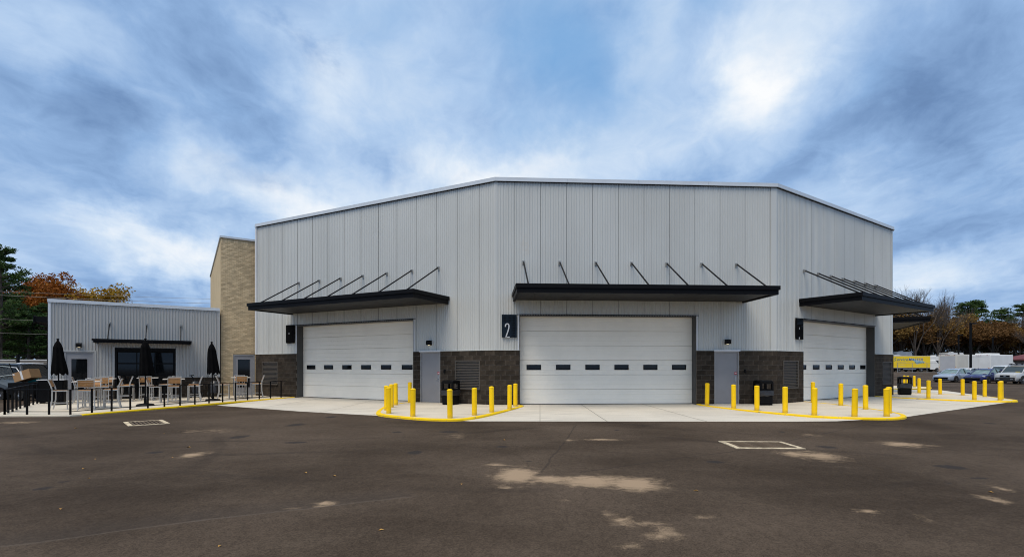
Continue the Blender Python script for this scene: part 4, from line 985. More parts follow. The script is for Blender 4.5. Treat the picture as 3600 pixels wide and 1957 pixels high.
for (x, y) in [(-11.57, 13.13), (-8.45, 12.03), (-6.08, 8.87), (-7.35, 8.72), (-5.16, 5.66), (-3.17, 7.6), (-0.7, 6.86), (-2.65, 4.49), (2.41, 6.49), (6.21, 6.42), (3.38, 14.56), (-1.3, 4.93), (-6.52, 9.99), (-6.84, 7.9)] + [(random.uniform(-14, 14), random.uniform(6, 16)) for _ in range(6)]:
    a, s = random.uniform(0, 6.3), random.uniform(.016, .028) * (1.4 if y > 9 else 1); c_, s_ = math.cos(a), math.sin(a)
    if y > 14.3: continue
    P = lambda u, v, z: (x + (u * c_ - v * s_) * s, y + (u * s_ + v * c_) * s, -.098 + z * s)
    lv.add([P(-1.3, 0, .05), P(-.2, -.7, .5), P(1.2, 0, .1), P(-.2, .7, .55)], [(0, 1, 2), (0, 2, 3)])
lv.build('fallen_leaves', 'leaf_dry', kind='stuff')

# ------------------------------------------------------------------ patio railing
rail = thing('patio_railing', 'thin black metal railing with square posts around the patio front', 'railing', (POSTS[0][0], POSTS[0][1], 0)); RI = Matrix.Translation((-POSTS[0][0], -POSTS[0][1], 0))
HR = .815
def rails(pts):
    for (x, y) in pts:
        z = slab_z(x, y); MB().box(x - .022, x + .022, y - .022, y + .022, z, z + HR).build('post', 'black_metal', rail, inv=RI)
    for (a, b) in zip(pts, pts[1:]):
        za, zb = slab_z(*a), slab_z(*b)
        m_ = MB(); m_.bar((*a, za + HR + .012), (*b, zb + HR + .012), .045, .024); m_.build('top_rail', 'black_metal', rail, inv=RI)
        m_ = MB(); m_.bar((*a, za + .10), (*b, zb + .10), .028, .022); m_.build('bottom_rail', 'black_metal', rail, inv=RI)
rails(POSTS); rails([POSTS[0]] + SIDEP)

# ------------------------------------------------------------------ bar tables, bar chairs, parasols
def make_chair(lab, loc, rz):
    t = thing('bar_chair', lab, 'chair', loc, rz, 'white framed bar chairs on the patio')
    w, d, hs = .23, .21, .715
    for sx in (-1, 1):
        m_ = MB(); m_.bar((sx * w, d, 0), (sx * w * .96, d - .01, hs), .026, .036); m_.build('leg', 'frame_white', t)
        m_ = MB(); pth = [(sx * w, -d - .075, 0), (sx * w, -d - .005, .36), (sx * w, -d, hs), (sx * w, -d - .03, hs + .14), (sx * w, -d - .115, 1.10)]
        rings = []
        for (x, y, z) in pth: rings.append([(x - .013, y - .019, z), (x + .013, y - .019, z), (x + .013, y + .019, z), (x - .013, y + .019, z)])
        m_.loft(rings); m_.build('leg', 'frame_white', t)
    f_ = MB()
    f_.box(-w, w, d - .015, d + .02, hs - .045, hs - .005); f_.box(-w, w, -d - .02, -d + .015, hs - .045, hs - .005)
    f_.box(-w - .016, -w + .016, -d, d, hs - .045, hs - .005); f_.box(w - .016, w + .016, -d, d, hs - .045, hs - .005); f_.build('seat_frame', 'frame_white', t)
    for k in range(4): y = -d + .01 + k * .105; MB().box(-w + .012, w - .012, y, y + .094, hs - .004, hs + .014).build('seat_slat', 'wood_slat', t)
    f_ = MB(); f_.box(-w - .016, w + .016, -d - .135, -d - .095, 1.085, 1.115); f_.build('top_bar', 'frame_white', t)
    for k in range(4):
        z0 = .845 + k * .059; y = -d - .03 - .085 * (z0 + .03 - hs - .14) / .245
        m_ = MB(); m_.box8([(-w + .016, y - .010, z0), (w - .016, y - .010, z0), (w - .016, y + .010, z0), (-w + .016, y + .010, z0), (-w + .016, y - .030, z0 + .053), (w - .016, y - .030, z0 + .053), (w - .016, y - .010, z0 + .053), (-w + .016, y - .010, z0 + .053)]); m_.build('back_slat', 'wood_slat', t)
    for (a, b) in (((-w, d, .28), (w, d, .28)), ((-w, -d - .03, .28), (w, -d - .03, .28)), ((-w, -d - .03, .24), (-w, d, .24)), ((w, -d - .03, .24), (w, d, .24))):
        m_ = MB(); m_.bar(a, b, .017, .017); m_.build('footrest', 'frame_white', t)
    return t
def make_table(lab, loc, rz):
    t = thing('bar_table', lab, 'table', loc, rz, 'square bar tables on the patio')
    MB().cham(-.40, .40, -.40, .40, 1.0, 1.035, .008).build('top', 'table_white', t)
    for sx in (-.07, .07):
        for sy in (-.07, .07): m_ = MB(); m_.box(sx - .018, sx + .018, sy - .018, sy + .018, .06, 1.0); m_.build('column', 'frame_white', t)
    for k in range(4):
        a = k * math.pi / 2 + math.pi / 4; c_, s_ = math.cos(a), math.sin(a)
        m_ = MB(); m_.tube([(c_ * .05, s_ * .05, .075), (c_ * .22, s_ * .22, .07), (c_ * .38, s_ * .38, .02)], .022, 6); m_.build('foot', 'frame_white', t)
    MB().box(-.11, .11, -.11, .11, .05, .085).build('base_plate', 'frame_white', t)
    return t
u_d, u_i = (math.cos(AA), math.sin(AA)), (-math.sin(AA), math.cos(AA))
TABLES = [((-15.92, 18.56), 'nearest the railing', ['front', 'left', 'right', 'back']), ((-17.83, 21.62), 'before the glazed annex door', ['front', 'left', 'right', 'back']), ((-17.1, 23.25), 'close to the glass overhead door', ['front', 'left', 'right']), ((-14.88, 21.79), 'right of the middle parasol', ['front', 'left', 'right', 'back']), ((-13.36, 24.38), 'before the brick tower door', ['front', 'left', 'right', 'back'])]
ROT = {'front': 0, 'back': math.pi, 'left': -math.pi / 2, 'right': math.pi / 2}
DESC = {'front': 'with its wooden back to the viewer', 'back': 'behind', 'left': 'left of', 'right': 'right of'}
c0_ = t0_ = None
for (x, y), where, sides in TABLES:
    lab = 'white square bar table %s' % where; z = slab_z(x, y)
    if t0_ is None: t0_ = make_table(lab, (x, y, z), AA)
    else: dup(t0_, (x, y, z), AA, lab)
    for sd_ in sides:
        k = {'front': (0, -.66), 'back': (0, .66), 'left': (-.70, 0), 'right': (.70, 0)}[sd_]
        cx = x + u_d[0] * k[0] + u_i[0] * k[1] + random.uniform(-.05, .05); cy = y + u_d[1] * k[0] + u_i[1] * k[1] + random.uniform(-.05, .05)
        rz = AA + ROT[sd_] + random.uniform(-.12, .12); lab = 'white bar chair %s the table %s' % (DESC[sd_], where)
        if sd_ == 'front': lab = 'white bar chair showing its wooden back at the table %s' % where
        if c0_ is None: c0_ = make_chair(lab, (cx, cy, slab_z(cx, cy)), rz)
        else: dup(c0_, (cx, cy, slab_z(cx, cy)), rz, lab)
dup(c0_, (-15.05, 23.45, slab_z(-15.05, 23.45)), AA + math.pi / 2, 'lone white bar chair by the annex wall left of the push carts')

def parasol(x, y, label, h=2.66, lean=(0, 0), rz=0.0, flare=1.0):
    t = thing('parasol', label, 'parasol', (x, y, slab_z(x, y)), rz, 'closed black parasols on the patio')
    MB().lathe([(.30, 0), (.31, .03), (.27, .075), (.10, .10), (.05, .11), (.045, .36), (.03, .37)], n=28).build('base', 'black_plastic', t, smooth=True)
    sh = lambda z: (lean[0] * z, lean[1] * z)
    MB().tube([(0, 0, .1), (*sh(h * .5), h * .5), (*sh(h - .02), h - .02)], .024, 10).build('pole', 'black_metal', t, smooth=True)
    def folds(m_, prof, n=48, ph=0.0, depth=.16, ragged=.05):
        rings = []
        for (r, z, dx) in prof:
            row = []
            for k in range(n):
                a = 2 * math.pi * k / n; f_ = 1 - depth * (.5 + .5 * math.cos(8 * a + ph)); zz = z
                if (r, z, dx) == prof[0]: zz = z + ragged * math.cos(8 * a + ph)
                ox, oy = sh(z); row.append((ox + dx + r * f_ * math.cos(a), oy + r * f_ * math.sin(a), zz))
            rings.append(row)
        m_.loft(rings, caps=False)
    cv = MB(); folds(cv, [(.25 * flare, h - 1.42, .05), (.262 * flare, h - 1.36, .05), (.235 * flare, h - 1.1, .04), (.205, h - .75, .015), (.175, h - .45, 0), (.155, h - .30, 0), (.07, h - .1, 0), (.02, h - .06, 0)]); cv.build('canopy', 'black_cloth', t, smooth=True)
    ct_ = MB(); folds(ct_, [(.17, h - .36, 0), (.155, h - .30, 0), (.10, h - .15, 0), (.045, h - .06, 0), (.02, h - .05, 0)], ph=.6, depth=.10, ragged=.02); ct_.build('vent', 'black_cloth', t, smooth=True)
    ox, oy = sh(h); MB().lathe([(.015, h - .07), (.04, h - .05), (.045, h - .02), (.025, h - .005), (.05, h + .015), (.045, h + .04), (.01, h + .05)], c=(ox, oy), n=12).build('finial', 'black_plastic', t, smooth=True)
    ox, oy = sh(h - 1.5); MB().tube([(ox - .12, oy - .16, h - 1.40), (ox - .15, oy - .18, h - 1.52), (ox - .12, oy - .17, h - 1.62), (ox - .10, oy - .16, h - 1.50)], .010, 5).build('strap', 'black_cloth', t)
parasol(-18.58, 20.30, 'closed black parasol left of the glazed annex door', lean=(-.018, 0), flare=1.12)
parasol(-14.75, 19.91, 'closed black parasol in the middle of the patio before the glass door', rz=.4)
parasol(-13.70, 22.67, 'closed black parasol beside the brick tower', lean=(-.02, 0), rz=.1)

# black serving cabinet by the annex corner
t = thing('patio_cabinet', 'black cabinet with pale top edge standing by the annex corner', 'cabinet', (-19.62, 21.15, slab_z(-19.6, 21.2)), AA - R_(6))
MB().cham(-.42, .42, -.28, .28, .05, .97, .02).build('body', 'black_plastic', t); MB().cham(-.45, .45, -.30, .30, .97, 1.0, .01).build('top', 'truck_grey', t)
for sx in (-.33, .33): MB().box(sx - .04, sx + .04, -.2, .2, 0, .05).build('foot', 'black_plastic', t)
for k in (-1, 1): MB().box(min(k * .02, k * .38), max(k * .02, k * .38), -.292, -.281, .12, .90).build('door', 'black_metal', t)
# two folded push carts by the annex wall
def push_cart(x, y, rz, label):
    t = thing('push_cart', label, 'cart', (x, y, slab_z(x, y)), rz, 'folded push carts by the annex wall')
    for sx in (-1, 1):
        w = MB(); w.tube([(sx * .25 - .03, 0, .14), (sx * .25 + .03, 0, .14)], .14, 18); wo = w.build('wheel', 'rubber', t, smooth=True)
        h = MB(); h.tube([(sx * .25 - .035, 0, .14), (sx * .25 + .035, 0, .14)], .028, 10); h.build('hub', 'rim_silver', wo)
        MB().tube([(sx * .24, 0, .14), (sx * .10, .05, .55)], .018, 6).build('strut', 'black_metal', t)
    MB().tube([(0, -.45, .12), (0, .0, .30), (0, .12, .70), (-.05, .30, 1.02), (-.08, .38, 1.10)], .02, 8).build('frame', 'black_metal', t)
    MB().tube([(-.14, .38, 1.09), (.05, .38, 1.13)], .022, 8).build('handle', 'rubber', t)
    b = MB(); rings = []
    for (r, z, y_) in ((.10, .16, -.06), (.17, .22, -.05), (.18, .50, .0), (.165, .75, .06), (.10, .82, .08)): rings.append([(r * math.cos(a * math.pi / 6) * 1.1, y_ + r * .8 * math.sin(a * math.pi / 6), z) for a in range(12)])
    b.loft(rings).build('bag', 'bag_grey', t, smooth=True)
    MB().tube([(-.03, -.47, .10), (.03, -.47, .10)], .10, 14).build('wheel', 'rubber', t, smooth=True)
    MB().box(.07, .22, -.22, -.12, .62, .66).build('clip', 'steel', t)
push_cart(-15.72, 24.62, AA + .35, 'black folded push cart leaning at the annex wall, left one')
push_cart(-15.05, 25.0, AA - .25, 'black folded push cart at the annex wall next to the brick tower')
# ------------------------------------------------------------------ vehicles
def wheel(t, x, y, r, w=.22):
    s = 1 if y > 0 else -1
    o = MB().lathe([(r * .72, -w / 2), (r * .96, -w / 2), (r, -w / 2 + .03), (r, w / 2 - .03), (r * .96, w / 2), (r * .72, w / 2)], n=24).xf(Matrix.Translation((x, y, r)) @ Matrix.Rotation(R_(90), 4, 'X')).build('wheel', 'rubber', t, smooth=True)
    rm = MB(); rm.lathe([(r * .70, -.01), (r * .70, .01), (r * .62, .012), (r * .60, -.008)], n=24)
    for k in range(5):
        a = k * 2 * math.pi / 5; c_, s_ = math.cos(a), math.sin(a)
        rm.box8([(c_ * u - s_ * v, s_ * u + c_ * v, z) for z in (-.02, .012) for (u, v) in ((.05 * r, -.10 * r), (.66 * r, -.07 * r), (.66 * r, .07 * r), (.05 * r, .10 * r))])
    rm.lathe([(r * .2, -.02), (r * .2, .018), (.01, .022)], n=12)
    rm.xf(Matrix.Translation((x, y + s * (w / 2 - .012), r)) @ Matrix.Rotation(R_(-90 * s), 4, 'X')).build('rim', 'rim_silver', o)
def car(label, loc, heading, pm, kind='sedan', cat='car', glass='glass_car_pale', name='parked_car', rack=False, clad=False, group='cars in the parking lot', emblem=False):
    """x forward, y left; loc is the middle of the front bumper on the ground"""
    t = thing(name, label, cat, loc, heading, group)
    if kind == 'sedan': L, W, WR, H, B = 4.75, .92, .335, 1.44, .92
    else: L, W, WR, H, B = 4.75, .94, .38, 1.80, 1.08
    if kind == 'sedan':
        st = [(0.02, .34, .62, .60), (-.06, .20, .70, .78), (-.35, .17, .76, .88), (-1.0, .16, .86, W), (-1.55, .16, .93, W), (-2.4, .16, .95, W), (-3.6, .17, .98, W), (-4.35, .20, 1.0, .88), (-4.68, .28, .95, .80), (-4.75, .40, .85, .68)]
        gh = [(-1.25, .90, .78), (-1.95, 1.30, .62), (-2.35, 1.43, .58), (-3.0, 1.44, .57), (-3.6, 1.33, .57), (-4.35, 1.0, .70)]
    else:
        st = [(0.0, .42, .82, .66), (-.06, .28, .92, .82), (-.3, .25, 1.02, .90), (-.9, .24, 1.08, W), (-1.35, .24, 1.10, W), (-2.4, .24, 1.11, W), (-3.8, .25, 1.12, W), (-4.5, .28, 1.12, .92), (-4.72, .34, 1.10, .86), (-4.76, .45, 1.0, .78)]
        gh = [(-1.20, 1.08, .82), (-1.85, 1.62, .70), (-2.2, 1.74, .67), (-3.4, 1.78, .66), (-4.35, 1.74, .66), (-4.70, 1.12, .78)]
    b = MB(); rings = []
    for (x, zb, zt, w) in st:
        h = zt - zb
        half = [(0, zb), (w * .86, zb), (w * .97, zb + h * .14), (w, zb + h * .42), (w * .985, zb + h * .68), (w * .93, zb + h * .90), (w * .80, zt), (w * .4, zt + .025)]
        rings.append([(x, y, z) for (y, z) in half] + [(x, 0, zt + .03)] + [(x, -y, z) for (y, z) in reversed(half[1:])])
    b.loft(rings).build('body', pm, t, smooth=True, fix=True)
    # greenhouse: glass hull, roof skin, pillars
    g_ = MB(); rings = []
    base = [(gh[0][0], gh[0][1]), (gh[-1][0], gh[-1][1])]
    def belt(x): return st[0][2] if x > st[0][0] else next(p[2] + (q[2] - p[2]) * (x - p[0]) / (q[0] - p[0]) for p, q in zip(st, st[1:]) if q[0] <= x <= p[0]) - .02
    for (x, z, w) in gh: zb = min(belt(x), z - .005); rings.append([(x, -W * .84, zb), (x, -w, z), (x, w, z), (x, W * .84, zb)])
    g_.loft(rings).build('windows', glass, t, fix=True)
    rf_ = MB(); rr = gh[1:-1] if kind != 'sedan' else gh[1:-1]
    rings = [[(x, -w - .015, z - .02), (x, -w * .9, z + .022), (x, 0, z + .035), (x, w * .9, z + .022), (x, w + .015, z - .02)] for (x, z, w) in rr]
    rf_.loft(rings, close=False, caps=False).build('roof', pm, t, smooth=True)
    for s in (-1, 1):
        p_ = MB(); p_.bar((gh[0][0] + .03, s * W * .84, gh[0][1]), (gh[1][0], s * (gh[1][2] + .01), gh[1][1] + .01), .07, .06); p_.bar((gh[1][0], s * (gh[1][2] + .012), gh[1][1]), (gh[2][0], s * (gh[2][2] + .012), gh[2][1]), .06, .06); p_.build('pillar', pm, t)
        xm = -2.75 if kind == 'sedan' else -2.65
        p_ = MB(); p_.bar((xm, s * (W * .84 + .005), belt(xm)), (xm, s * (gh[3][2] + .01), gh[3][1] - .03), .06, .09); p_.build('pillar', 'cladding_black', t)
        p_ = MB(); p_.bar((gh[-1][0] + .08, s * W * .83, gh[-1][1]), (gh[-2][0], s * (gh[-2][2] + .01), gh[-2][1]), .07, .16 if kind == 'sedan' else .22); p_.build('pillar', pm, t)
        m_ = MB(); m_.cham(-1.50, -1.34, min(s * (W - .05), s * (W + .16)), max(s * (W - .05), s * (W + .16)), belt(-1.4) + .02, belt(-1.4) + .17, .03); m_.build('mirror', pm if not clad else 'cladding_black', t)
        hl = MB(); z = st[2][2]
        if kind == 'sedan': hl.box8([(.0, s * .42, z - .16), (-.30, s * .86, z - .13), (-.40, s * .88, z - .12), (-.30, s * .42, z - .16), (-.03, s * .42, z - .07), (-.30, s * .845, z - .02), (-.42, s * .86, z - .02), (-.30, s * .42, z - .05)])
        else: hl.box8([(.0, s * .55, z - .30), (-.12, s * .84, z - .28), (-.30, s * .84, z - .28), (-.3, s * .55, z - .30), (-.015, s * .55, z - .09), (-.12, s * .83, z - .09), (-.30, s * .83, z - .09), (-.3, s * .55, z - .09)])
        hl.build('headlight', 'lamp_clear', t, fix=True)
        tl = MB(); tl.box(-L - .005, -L + .25, min(s * .55, s * .87), max(s * .55, s * .87), st[-2][2] - .22, st[-2][2] - .05); tl.build('tail_light', 'lamp_red', t)
        for x in (-.92, -3.70 if kind == 'sedan' else -3.75):
            ar = MB(); ar.tube([(x, s * (W - .13), WR), (x, s * (W + .006), WR)], WR * 1.14, 24); ar.build('wheel_arch', 'cladding_black', t)
            wheel(t, x, s * (W - .085), WR)
    gr = MB()
    if kind == 'sedan': gr.box8([(.015, -.60, .30), (.015, .60, .30), (-.2, .60, .30), (-.2, -.60, .30), (.035, -.66, .52), (.035, .66, .52), (-.2, .66, .52), (-.2, -.66, .52)])
    else: gr.box(-.2, .022, -.36, .36, .66, .84)
    gr.build('grille', 'black_plastic', t)
    lo_ = MB(); z0 = .20 if kind == 'sedan' else .32
    lo_.box(-.3, .02, -.72, .72, z0 - .02, z0 + .08 if kind == 'sedan' else .62); lo_.build('lower_bumper', 'cladding_black', t)
    if kind == 'sedan':
        c_ = MB(); c_.box(-.05, .045, -.62, .62, .535, .560); c_.build('grille_bar', 'chrome', t)
    if emblem:
        e = MB(); e.tube([(.022, 0, .75), (.034, 0, .75)], .065, 16); e.box(.022, .038, -.10, .10, .735, .765); e.build('emblem', 'chrome', t)
        e = MB(); e.box(-.1, .03, -.62, -.40, .42, .50); e.box(-.1, .03, .40, .62, .42, .50); e.build('skid_trim', 'chrome', t)
    elif kind == 'sedan' and pm == 'paint_navy':
        e = MB(); e.tube([(.01, 0, .62), (.05, 0, .62)], .05, 14); e.build('emblem', 'chrome', t)
    if clad:
        c_ = MB()
        for s in (-1, 1): c_.box(-4.5, -.3, min(s * W * .9, s * (W + .02)), max(s * W * .9, s * (W + .02)), .26, .50)
        c_.build('cladding', 'cladding_black', t)
    if rack:
        for s in (-1, 1): MB().bar((-2.0, s * .60, 1.84), (-4.2, s * .60, 1.86), .05, .05).build('roof_rail', 'cladding_black', t)
        r_ = MB(); r_.cham(-2.35, -2.0, -.62, .62, 1.80, 1.95, .04); r_.build('air_dam', 'paint_grey', t)
        for y in (-.40, 0, .40): MB().tube([(-1.99, y, 1.87), (-2.1, y, 1.87)], .075, 12).build('roof_lamp', 'black_plastic', t)
    dv = MB(); dv.box(gh[0][0] - .10, gh[0][0] - .02, .25, .55, gh[0][1] + .06, gh[0][1] + .10); dv.build('windscreen_card', 'sticker_white' if not emblem else 'truck_yellow', t)
    return t
HD = math.atan2(-.358, -.934)
fx, fy = math.cos(HD), math.sin(HD); lx, ly = .358, -.934      # lateral direction of the row of bays
def bay(x0, y0, back=0): return (x0 - fx * back, y0 - fy * back)
for args in [dict(label='silver blue sedan facing left in the parking row', p=(45.3, 52.3), pm='paint_silver_blue'),
             dict(label='dark blue sedan in the parking row between two silver cars', p=(46.1, 49.6), pm='paint_navy'),
             dict(label='silver off-road vehicle with roof lamps and black bumper at the right edge', p=(47.1, 47.3), pm='paint_silver', kind='suv', rack=True, clad=True, emblem=True, glass='glass_car')]:
    p = args.pop('p'); lab = args.pop('label'); pm = args.pop('pm'); car(lab, (*p, lot_z(*p)), HD, pm, **args)
for lab, p, pm, kind in [('white sedan parked behind the silver blue sedan', (52.0, 58.2), 'paint_white', 'sedan'), ('white van parked behind the dark blue sedan', (52.6, 54.3), 'paint_white', 'suv'), ('dark grey vehicle parked behind, between blue and silver cars', (54.0, 52.2), 'paint_grey', 'suv'), ('white car at the right edge behind the silver off-road vehicle', (55.5, 49.6), 'paint_white', 'suv')]:
    car(lab, (*p, lot_z(*p)), HD, pm, kind, glass='glass_car')
car('dark estate car with chrome window line behind the golf cart', (-30.45, 27.2, -.10), math.pi - R_(3), 'paint_dark', 'suv', glass='glass_dark', group='cars near the annex')
sc_s = bpy.data.objects[[o.name for o in bpy.data.objects if o.get('label', '').startswith('dark estate')][0]]
ch = MB()
for s in (-1, 1):
    ch.tube([(-1.35, s * .845, 1.13), (-3.6, s * .86, 1.14), (-4.28, s * .83, 1.22), (-4.45, s * .79, 1.34), (-4.2, s * .735, 1.58), (-3.4, s * .72, 1.66), (-2.2, s * .74, 1.64)], .026, 5)
    ch.tube([(-2.1, s * .62, 1.80), (-3.2, s * .62, 1.84), (-4.35, s * .60, 1.80)], .02, 5)
ch.build('chrome_trim', 'trim_white', sc_s)  # white colour stands in for the bright reflection on the chrome
car('grey car parked behind the dark estate car', (-37.5, 36.0, -.10), math.pi + R_(8), 'paint_grey', 'sedan', glass='glass_dark', group='cars near the annex')
car('white van far behind the fence on the left', (-72.0, 62.0, -.10), math.pi, 'paint_white', 'suv', glass='glass_dark', group='cars near the annex')

# golf cart with blue cowl, and the box carrier beside it
t = thing('golf_cart', 'golf cart with pale roof and blue grey cowl at the left edge', 'golf cart', (-25.75, 25.0, -.10), R_(-4))
MB().cham(-1.6, .9, -.58, .58, .22, .42, .04).build('floor', 'black_plastic', t)
cw = MB(); cw.loft([[(x, -w, z - .26), (x, -w, z - .08), (x, -w * .7, z), (x, w * .7, z), (x, w, z - .08), (x, w, z - .26)] for (x, z, w) in ((.12, .98, .55), (.35, .96, .55), (.75, .80, .50), (1.02, .58, .40))]); cw.build('cowl', 'cart_blue', t, smooth=True)
for s in (-1, 1):
    MB().tube([(.15, s * .52, .95), (-.22, s * .52, 1.80)], .022, 6).build('post', 'black_metal', t)
    MB().tube([(-1.25, s * .52, .6), (-1.15, s * .52, 1.80)], .022, 6).build('post', 'black_metal', t)
    for x in (.62, -1.15): wheel(t, x, s * .52, .21, .16)
rf_ = MB(); rf_.cham(-1.5, .1, -.62, .62, 1.79, 1.86, .03); rf_.build('roof', 'truck_cream', t)
ws = MB(); ws.box8([(.14, -.5, .97), (.15, -.5, .97), (.15, .5, .97), (.14, .5, .97), (-.20, -.5, 1.76), (-.19, -.5, 1.76), (-.19, .5, 1.76), (-.20, .5, 1.76)]); ws.build('windscreen', 'glass_clear', t)
MB().cham(.1, .95, -.50, .50, .30, .62, .06).build('nose', 'black_plastic', t); MB().cham(-.95, -.45, -.5, .5, .5, .72, .05).build('seat', 'black_cloth', t); MB().cham(-1.1, -.95, -.5, .5, .7, 1.05, .05).build('backrest', 'black_cloth', t)
MB().tube([(.05, .25, .9), (-.18, .25, 1.02)], .02, 6).build('steering_column', 'black_metal', t)
st_ = MB(); st_.tube([(-.19 + .07 * math.sin(a * .6283), .25 + .16 * math.cos(a * .6283), 1.03 + .12 * math.sin(a * .6283)) for a in range(11)], .014, 6); st_.build('steering_wheel', 'black_plastic', t)
t = thing('utility_trailer', 'black utility trailer outside the side railing carrying the cardboard box', 'trailer', (-23.6, 24.2, -.10), R_(2))
MB().box(-.62, .62, -.42, .42, .30, .36).build('bed', 'black_plastic', t)
for (x0, x1, y0, y1) in ((-.62, .62, -.42, -.39), (-.62, .62, .39, .42), (-.62, -.59, -.39, .39), (.59, .62, -.39, .39)): MB().box(x0, x1, y0, y1, .36, .86).build('side_board', 'black_plastic', t)
for s in (-1, 1): wheel(t, .0, s * .50, .24, .14)
MB().box(-.60, .60, -.385, .385, .60, .80).build('load', 'black_matte', t)
bx = MB(); bx.box(-.42, .42, -.27, .27, 0, .44); bx.xf(Matrix.Translation((-23.62, 24.2, .80)) @ Matrix.Rotation(R_(-17), 4, 'Y') @ Matrix.Translation((0, 0, .10)))
bo = tag(bx.build('cardboard_box', 'cardboard'), 'large brown cardboard box tilted on the black utility trailer', 'box')
tp = MB(); tp.box(-.05, .05, -.272, -.2705, .02, .44); tp.box(-.40, -.31, -.273, -.2705, .34, .41); tp.xf(Matrix.Translation((-23.62, 24.2, .80)) @ Matrix.Rotation(R_(-17), 4, 'Y') @ Matrix.Translation((0, 0, .10))); tp.build('tape', 'sticker_white', bo)
bx = MB(); bx.box(-.30, .20, .30, .36, 0, .62); bx.xf(Matrix.Translation((-23.6, 24.15, .80)) @ Matrix.Rotation(R_(-10), 4, 'Y')); tag(bx.build('folder', 'teal_paper'), 'teal folder standing behind the cardboard box', 'folder')

# trucks
def box_truck(label, loc, heading, L, W, H, pm, rear='roller', cat='truck', name='box_truck', nose=True):
    t = thing(name, label, cat, loc, heading, 'trucks at the back of the lot'); z0 = .75
    MB().cham(-L, 0, -W / 2, W / 2, z0, H, .05).build('cargo_box', pm, t, smooth=True)
    fr = MB(); e = .012
    for (y0, y1, a, b) in ((-W / 2 + .04, -W / 2 + .22, z0, H - .02), (W / 2 - .22, W / 2 - .04, z0, H - .02), (-W / 2 + .22, W / 2 - .22, H - .26, H - .02)): fr.box(-L - .03, -L + .01, y0, y1, a, b)
    fr.build('rear_frame', pm, t)
    if rear == 'roller':
        for k in range(6): MB().box(-L - .012, -L + .01, -W / 2 + .23, W / 2 - .23, z0 + .02 + (H - z0 - .30) * k / 6, z0 + .005 + (H - z0 - .30) * (k + 1) / 6).build('door_slat', 'truck_grey', t)
    else:
        for s in (-1, 1):
            MB().box(-L - .02, -L + .01, min(s * .012, s * (W / 2 - .24)), max(s * .012, s * (W / 2 - .24)), z0 + .02, H - .28).build('rear_door', pm, t)
        MB().box(-L - .045, -L - .02, .03, .10, z0 + .35, z0 + .62).build('handle', 'black_metal', t)
    for s in (-1, 1):
        for k in range(3): MB().tube([(-L - .045, s * (W / 2 - .13), z0 + .18 + .22 * k), (-L - .02, s * (W / 2 - .13), z0 + .18 + .22 * k)], .055, 10).build('tail_light', 'lamp_red' if k < 2 else 'lamp_amber', t)
        for x in (-L + 1.1, -.3 if nose else -L * .3): wheel(t, x, s * (W / 2 - .16), .40, .26)
    for y in (-.9, -.2, 0, .2, .9): MB().box(-L - .045, -L - .02, y - .07, y + .07, H - .12, H - .07).build('marker_light', 'lamp_red', t)
    MB().box(-L, .2, -W / 2 + .3, W / 2 - .3, .45, z0).build('chassis', 'black_matte', t); MB().box(-L - .12, -L, -W / 2 + .1, W / 2 - .1, .48, .62).build('bumper', 'black_metal', t)
    if nose:
        c_ = MB(); c_.loft([[(x, -w, .5), (x, -w, z - .1), (x, -w * .85, z), (x, w * .85, z), (x, w, z - .1), (x, w, .5)] for (x, z, w) in ((0, 2.2, W * .43), (.7, 2.15, W * .43), (1.2, 1.45, W * .43), (1.9, 1.25, W * .40), (2.0, .9, W * .38))]); c_.build('cab', pm, t, smooth=True)
    return t
p = bay(66.0, 75.0); z = lot_z(*p)
box_truck('white step van with roller rear door behind the sedans', (p[0] - fx * 6.0, p[1] - fy * 6.0, z), HD + math.pi, 6.0, 2.4, 3.28, 'truck_cream')
p = (61.5, 65.2); z = lot_z(*p)
tv = box_truck('white box van with double rear doors and roof unit', (p[0] - fx * 5.2, p[1] - fy * 5.2, z), HD + math.pi, 5.2, 2.4, 3.12, 'truck_white', rear='double')
MB().cham(-4.4, -2.2, -.8, .8, 3.12, 3.32, .03).build('roof_unit', 'truck_white', tv)
# yellow truck with lettering
def text_mesh(body, size, shear=0.0, ext=.004):
    cu = bpy.data.curves.new('lettering', 'FONT'); cu.body = body; cu.size = size; cu.shear = shear; cu.extrude = ext; cu.offset = .006
    ob = bpy.data.objects.new('lettering_source', cu); col.objects.link(ob)
    dg = bpy.context.evaluated_depsgraph_get(); me_ = bpy.data.meshes.new_from_object(ob.evaluated_get(dg)); bpy.data.objects.remove(ob); bpy.data.curves.remove(cu); return me_
yz = lot_z(90, 115)
t = thing('box_truck', 'yellow box truck with blue lettering on its side', 'truck', (96.0, 114.6, yz), R_(-6), 'trucks at the back of the lot')
MB().cham(-8.6, 0, -1.2, 1.2, .95, 3.72, .05).build('cargo_box', 'truck_yellow', t, smooth=True)
for z_ in (.95, 3.66): MB().box(-8.6, -.02, -1.215, -1.19, z_, z_ + .08).build('edge_rail', 'truck_cream', t)
MB().box(-8.4, 1.2, -.9, .9, .55, .95).build('chassis', 'black_matte', t)
for x in (-6.6, -1.9, 1.5):
    for s in (-1, 1): wheel(t, x, s * 1.02, .48, .3)
for x in (-4.6,): MB().box(x - 1.2, x + 1.6, -1.15, -1.1, .55, .72).build('side_guard', 'steel', t)
cb_ = MB(); cb_.loft([[(x, -w, .6), (x, -w, z - .12), (x, -w * .85, z), (x, w * .85, z), (x, w, z - .12), (x, w, .6)] for (x, z, w) in ((.05, 2.7, 1.05), (1.2, 2.75, 1.05), (1.9, 1.9, 1.05), (2.6, 1.6, .95), (2.7, 1.0, .9))]); cb_.build('cab', 'truck_white', t, smooth=True)
